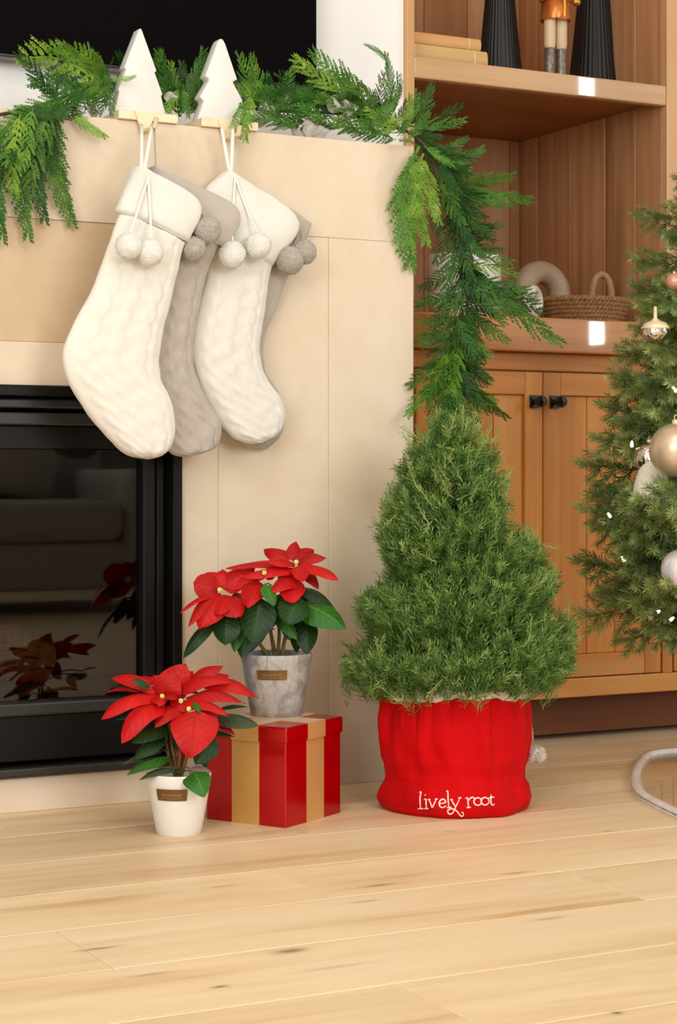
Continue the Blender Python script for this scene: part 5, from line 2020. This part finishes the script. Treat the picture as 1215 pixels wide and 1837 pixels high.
def fir_mesh(seed, nt=7, nl=.095):
    rnd = random.Random(seed)
    q = MB()
    q2 = []
    def needles(P0, P1, sag, n, nl, upf):
        d = (P1 - P0)
        L = d.length
        d.normalize()
        for i in range(n):
            t_ = (i + .5) / n
            p = P0.lerp(P1, t_) - Vector((0, 0, sag * L * 4 * t_ * (1 - t_) * -.25))
            o = d.orthogonal().normalized()
            o.rotate(Quaternion(d, i * 2.399 + rnd.uniform(-.4, .4)))
            nd = (o + d * rnd.uniform(.5, 1.1)).normalized()
            l = nl * rnd.uniform(.75, 1.15) * (1 - .3 * t_)
            w = nd.cross(d).normalized() * .0036
            q.add([p - w * .6, p + w * .6, p + nd * l * .6 + w, p + nd * l, p + nd * l * .6 - w], [(0, 1, 2, 3, 4)])
        s = d.orthogonal().normalized() * .008
        s2 = d.cross(s)
        q.add([P0 + s, P0 - s, P0 + s2, P1], [(0, 1, 3), (1, 2, 3), (2, 0, 3)])
    st = lambda x: Vector((x, .05 * math.sin(3 * x + seed), -.06 * math.sin(pi * x) + .05 * x * x))
    for i in range(4):
        needles(st(.2 + .2 * i), st(.2 + .2 * (i + 1)), 0, 90, nl, 1)
    for i in range(nt):
        for s in (-1, 1):
            x = .22 + .62 * i / (nt - 1) + rnd.uniform(-.03, .03)
            L = .40 * (1 - x) ** .6 * rnd.uniform(.8, 1.15) + .06
            a = rnd.uniform(.6, .85)
            B = st(x)
            T = B + Vector((math.cos(a), s * math.sin(a), rnd.uniform(-.2, .22))) * L
            needles(B, T, 0, max(40, int(L * 430)), nl * .9, 1)
    me = q.mesh('fir_branch', m_fir)
    me['local'] = 1
    return me


fm = [fir_mesh(s, 6 + s % 2) for s in range(5)]
rnd = random.Random(33)
AX = Vector((TX, TY, 0))
Dax = (AX - CAM).dot(FW)
u_ax = 607.5 + (AX - CAM).dot(RT) / Dax * FPX
cone = [(300, 1225), (340, 1203), (400, 1150), (470, 1135), (600, 1128), (690, 1095), (742, 1080), (850, 1050), (930, 1048), (1020, 1040), (1110, 1045), (1160, 1100), (1200, 1230)]


def cone_r(z):
    v = HOR - (z - CAMZ) * FPX / Dax
    v = min(max(v, -400), 1200)
    if v < 300:
        u = 1225 + (300 - v) * .18
    else:
        u = lerp_tab(cone, v)
    return max(.03, (u_ax - u) * Dax / FPX)


def fir(tip, drop=None):
    rad = Vector((tip.x - TX, tip.y - TY, 0))
    R = rad.length
    rad.normalize()
    L = min(max(.17, R * .80), .27)
    dz = rnd.uniform(-.05, .09) if drop is None else drop
    B = tip - rad * L + UP * dz * .8
    nh = UP + Vector((rnd.gauss(0, .35), rnd.gauss(0, .35), 0)) + (CAM - tip).normalized() * .7
    place('fir_branch', rnd.choice(fm), ct_, frame(B, tip, nh, L))
    return B


limbs = MB()
for (u, v, dd, dp) in ((1141, 400, .02, .03), (1132, 470, -.02, 0), (1130, 516, .02, -.03), (1140, 555, -.05, .0), (1128, 592, .0, .05), (1105, 640, .03, .04), (1092, 688, -.04, .02), (1076, 742, .0, -.02), (1060, 792, -.05, .03), (1044, 850, .0, .04),
                      (1066, 880, .06, 0), (1044, 930, -.03, .02), (1062, 965, .04, .04), (1034, 1018, .0, -.01), (1078, 1065, -.05, .05), (1040, 1112, .0, .10), (1105, 1160, -.03, .16), (1165, 1140, -.08, .09), (1210, 330, .0, .03), (1203, 375, -.03, .02), (1188, 430, -.1, .03),
                      (1185, 520, -.12, .0), (1165, 640, -.12, .04), (1150, 700, -.15, .04), (1120, 820, -.14, .05), (1110, 1000, -.16, .04), (1195, 1170, -.05, .12), (1130, 1090, -.15, .08), (1130, 1020, -.2, .03), (1160, 930, -.24, .02), (1090, 950, -.12, .03), (1152, 905, -.30, .0), (1178, 880, -.32, -.01), (1140, 925, -.27, .02), (1195, 930, -.33, -.02), (1150, 985, -.24, .02), (1175, 760, -.22, .02), (1190, 690, -.2, .02), (1165, 545, -.16, .02), (1205, 1060, -.3, .02), (1100, 760, -.1, .02)):
    t_ = PD(u, v, Dax + dd)
    B = fir(t_, dp)
    limbs.tube([Vector((TX, TY, B.z + .03)), B.lerp(Vector((TX, TY, B.z + .03)), .4), B, B.lerp(t_, .3)], [.006, .005, .004, .002], 5)
n = 0
while n < 250:
    z = rnd.uniform(.30, 1.62)
    th = rnd.uniform(0, 2 * pi)
    rad = RT * math.cos(th) - FW * math.sin(th)
    if rnd.random() > (.35 if math.sin(th) < -.3 else (1.0 if math.cos(th) < .4 else .5)):
        continue
    if z > 1.2 and rnd.random() < .5:
        continue
    R = cone_r(z) * rnd.uniform(.55, .98)
    t_ = Vector((TX, TY, z)) + rad * R
    B = fir(t_)
    limbs.tube([Vector((TX, TY, B.z + .03)), B, B.lerp(t_, .3)], [.005, .004, .002], 5)
    n += 1
limbs.build('limbs', m_bark, ct_, smooth=True)


def ball(name, label, u, v, rpx, D, m, cap=True):
    c = PD(u, v, D)
    r = rpx * D / FPX
    o = thing(name, label, 'ornament', c, 'ornaments on the Christmas tree')
    q = MB()
    q.ball(c, r, 40, 28)
    q.build('globe', m, o, smooth=True)
    if cap:
        q = MB()
        q.lathe([(r * .17, r * .96), (r * .17, r * 1.10), (r * .12, r * 1.13), (r * .02, r * 1.13)], 16, c)
        q.tube([c + Vector((r * .1 * math.cos(a), 0, r * 1.2 + r * .1 * math.sin(a))) for a in [2 * pi * i / 10 for i in range(10)]], r * .018, 5, closed=True)
        q.build('cap', m_gold, o, smooth=True, sharp=.6)
    return c


ball('ball_ornament', 'large matte champagne ball ornament on the fir tree at the right edge', 1214, 808, 49, Dax - .27, m_champ)
ball('ball_ornament', 'pale pearl pink ball ornament lower on the fir tree', 1222, 1021, 36, Dax - .27, m_pearlball)
ball('ball_ornament', 'crinkled silver foil ball behind the champagne ball', 1166, 822, 30, Dax - .17, m_silver)
ball('ball_ornament', 'small peach ball peeping through the fir branches above the silver bauble', 1210, 505, 15, Dax - .14, m_peach)
c = PD(1176, 596, Dax - .20)
o = thing('bauble_ornament', 'shiny silver bauble with a gold rim and spike beside the counter', 'ornament', c, 'ornaments on the Christmas tree')
q = MB()
q.ball(c, (.026, .026, .021), 32, 20)
q.build('globe', m_silver, o, smooth=True)
q = MB()
q.lathe([(.024, .004), (.0265, .008), (.02, .0165), (.008, .021), (.0035, .026), (.003, .046), (.001, .047)], 24, c)
q.build('gold_cap', m_gold, o, smooth=True)
c = PD(1170, 873, Dax - .19)
o = thing('knit_bell_ornament', 'cream knitted bell ornament below the silver foil ball', 'ornament', c, 'ornaments on the Christmas tree')
q = MB()
q.lathe([(.001, .05), (.012, .046), (.024, .03), (.032, .005), (.037, -.03), (.04, -.05), (.036, -.054), (.02, -.05)], 36, c, lambda r, z, a, i: r * (1 + .015 * math.sin(14 * a)))
q.build('bell', m_knitw, o, smooth=True)
q = MB()
q.tube([c + Vector((.041 * math.cos(2 * pi * i / 30), .041 * math.sin(2 * pi * i / 30), -.05)) for i in range(30)], .005, 8, closed=True)
q.build('bell_hem', m_fur, o, smooth=True)

ls = thing('light_string', 'warm white fairy light string wound through the fir tree', 'fairy lights', PD(1140, 900, Dax - .2))
bul = [(1134, 798, -.16), (1094, 925, -.14), (1180, 1098, -.2), (1204, 1112, -.22), (1212, 700, -.2), (1150, 520, -.1), (1196, 960, -.26), (1120, 1005, -.17)]
wob = random.Random(4)
pth = catmull([PD(u, v, Dax + d) for u, v, d in ((1212, 700, -.18), (1134, 802, -.15), (1094, 928, -.13), (1120, 1008, -.16), (1180, 1100, -.19), (1206, 1114, -.21), (1235, 1100, -.2))], 60)
pth = [p + Vector((wob.gauss(0, .006), wob.gauss(0, .006), wob.gauss(0, .006))) + FW * .035 * abs(math.sin(i * .33)) for i, p in enumerate(pth)]
pth = catmull(pth, 200)
q = MB()
q.tube(pth, .0012, 5)
q.build('wire', m_wire, ls, smooth=True)
for (u, v, d) in bul[:5] + bul[7:]:
    q = MB()
    c = PD(u, v, Dax + d)
    a = Vector((rnd.gauss(0, 1), rnd.gauss(0, .4), rnd.uniform(.2, 1))).normalized()
    q.tube([c - a * .004, c, c + a * .006, c + a * .009], [.0026, .003, .0024, .0006], 8)
    q.build('bulb', m_bulb, ls, smooth=True)
    q = MB()
    q.tube([c - a * .011, c - a * .004], .0032, 8)
    q.build('bulb_socket', m_wire, ls)

# ------------------------------------------------------------------ clear mat under the tree
mpx = [PF(u, v) for u, v in ((1330, 1524), (1215, 1469), (1172, 1448), (1141, 1428), (1132, 1403), (1139, 1378), (1156, 1360), (1182, 1354), (1215, 1351))]
mt = thing('acrylic_mat', 'clear acrylic mat with a rounded corner on the floor under the fir tree', 'floor mat', (2.5, 2.8, 0))
out = catmull([(p.x, p.y, 0) for p in mpx] + [(3.0, 3.15, 0), (3.35, 3.15, 0), (3.35, mpx[0].y, 0)], 120)
cm = Vector((2.6, 2.75, 0))
q = MB()
q.prism([(p.x, p.y) for p in out], 0.004, 0.0075, lambda a, b_, d: Vector((a, b_, d)))
q.build('sheet', m_acryl, mt)
q = MB()
n = len(out)
sect = [(0.0, .0005), (0.0, .010), (-.004, .013), (-.013, .0125), (-.018, .009), (-.018, .0005)]
vs = []
for i, p in enumerate(out):
    d = (out[min(i + 1, n - 1)] - out[max(i - 1, 0)]).normalized()
    nn = Vector((-d.y, d.x, 0))
    for (a, z) in sect:
        vs.append(p + nn * (a if (p - cm).dot(nn) > 0 else -a) + UP * z)
k = len(sect)
fs = []
for i in range(n - 1):
    for j in range(k):
        fs.append((i * k + j, i * k + (j + 1) % k, (i + 1) * k + (j + 1) % k, (i + 1) * k + j))
q.add(vs, fs)
q.build('rim', m_acryl_edge, mt, smooth=True, sharp=.8)

# ------------------------------------------------------------------ sofa behind the photographer, mirrored in the glass
so = thing('sofa', 'grey linen sofa with pillows, seen mirrored in the fireplace glass', 'sofa', (2.1, -1.5, 0))


def sbox(nm, lo, hi, m, bev, R=None):
    q = MB()
    q.box(lo, hi, R)
    return q.build(nm, m, so, bevel=bev, seg=4, smooth=True)


sbox('base', (0.9, -1.95, .10), (3.0, -1.08, .30), m_sofa, .03)
sbox('seat_cushion', (1.05, -1.75, .30), (1.95, -1.05, .47), m_sofa, .05)
sbox('seat_cushion', (1.96, -1.75, .30), (2.84, -1.05, .47), m_sofa, .05)
sbox('back', (0.9, -2.0, .10), (3.0, -1.74, .74), m_sofa, .06)
sbox('arm', (2.84, -1.95, .10), (3.04, -1.05, .60), m_sofa, .06)
sbox('arm', (0.86, -1.95, .10), (1.05, -1.05, .60), m_sofa, .06)
for (x, z, r) in ((1.35, .70, .1), (2.15, .68, -.12), (2.55, .67, .15)):
    q = MB()
    vs, fs = [], []
    n = 12
    M_ = Matrix.Translation((x, -1.62, z)) @ Matrix.Rotation(-.28, 4, 'X') @ Matrix.Rotation(r, 4, 'Y')
    for side in (-1, 1):
        for i in range(n + 1):
            for j in range(n + 1):
                a, b_ = -1 + 2 * i / n, -1 + 2 * j / n
                e = (1 - a * a) * (1 - b_ * b_)
                pin = 1 - .08 * (1 - abs(a)) * 0 - .10 * (1 - a * a) * abs(b_) ** 3 - .0
                pin2 = 1 - .10 * (1 - b_ * b_) * abs(a) ** 3
                vs.append(M_ @ Vector((a * .22 * pin2, side * .085 * e ** .45, b_ * .22 * pin)))
    o_ = (n + 1) ** 2
    for side in (0, 1):
        for i in range(n):
            for j in range(n):
                f = side * o_ + i * (n + 1) + j
                fs.append((f, f + 1, f + n + 2, f + n + 1) if side else (f, f + n + 1, f + n + 2, f + 1))
    q.add(vs, fs)
    tag(q.build('pillow', m_pillow, None, smooth=True), {1.35: 'pale linen pillow leaning at one end of the mirrored sofa', 2.15: 'pale linen pillow leaning in the middle of the mirrored sofa', 2.55: 'pale linen pillow leaning beside the far arm of the mirrored sofa'}[x], 'pillow', 'pillows on the sofa')
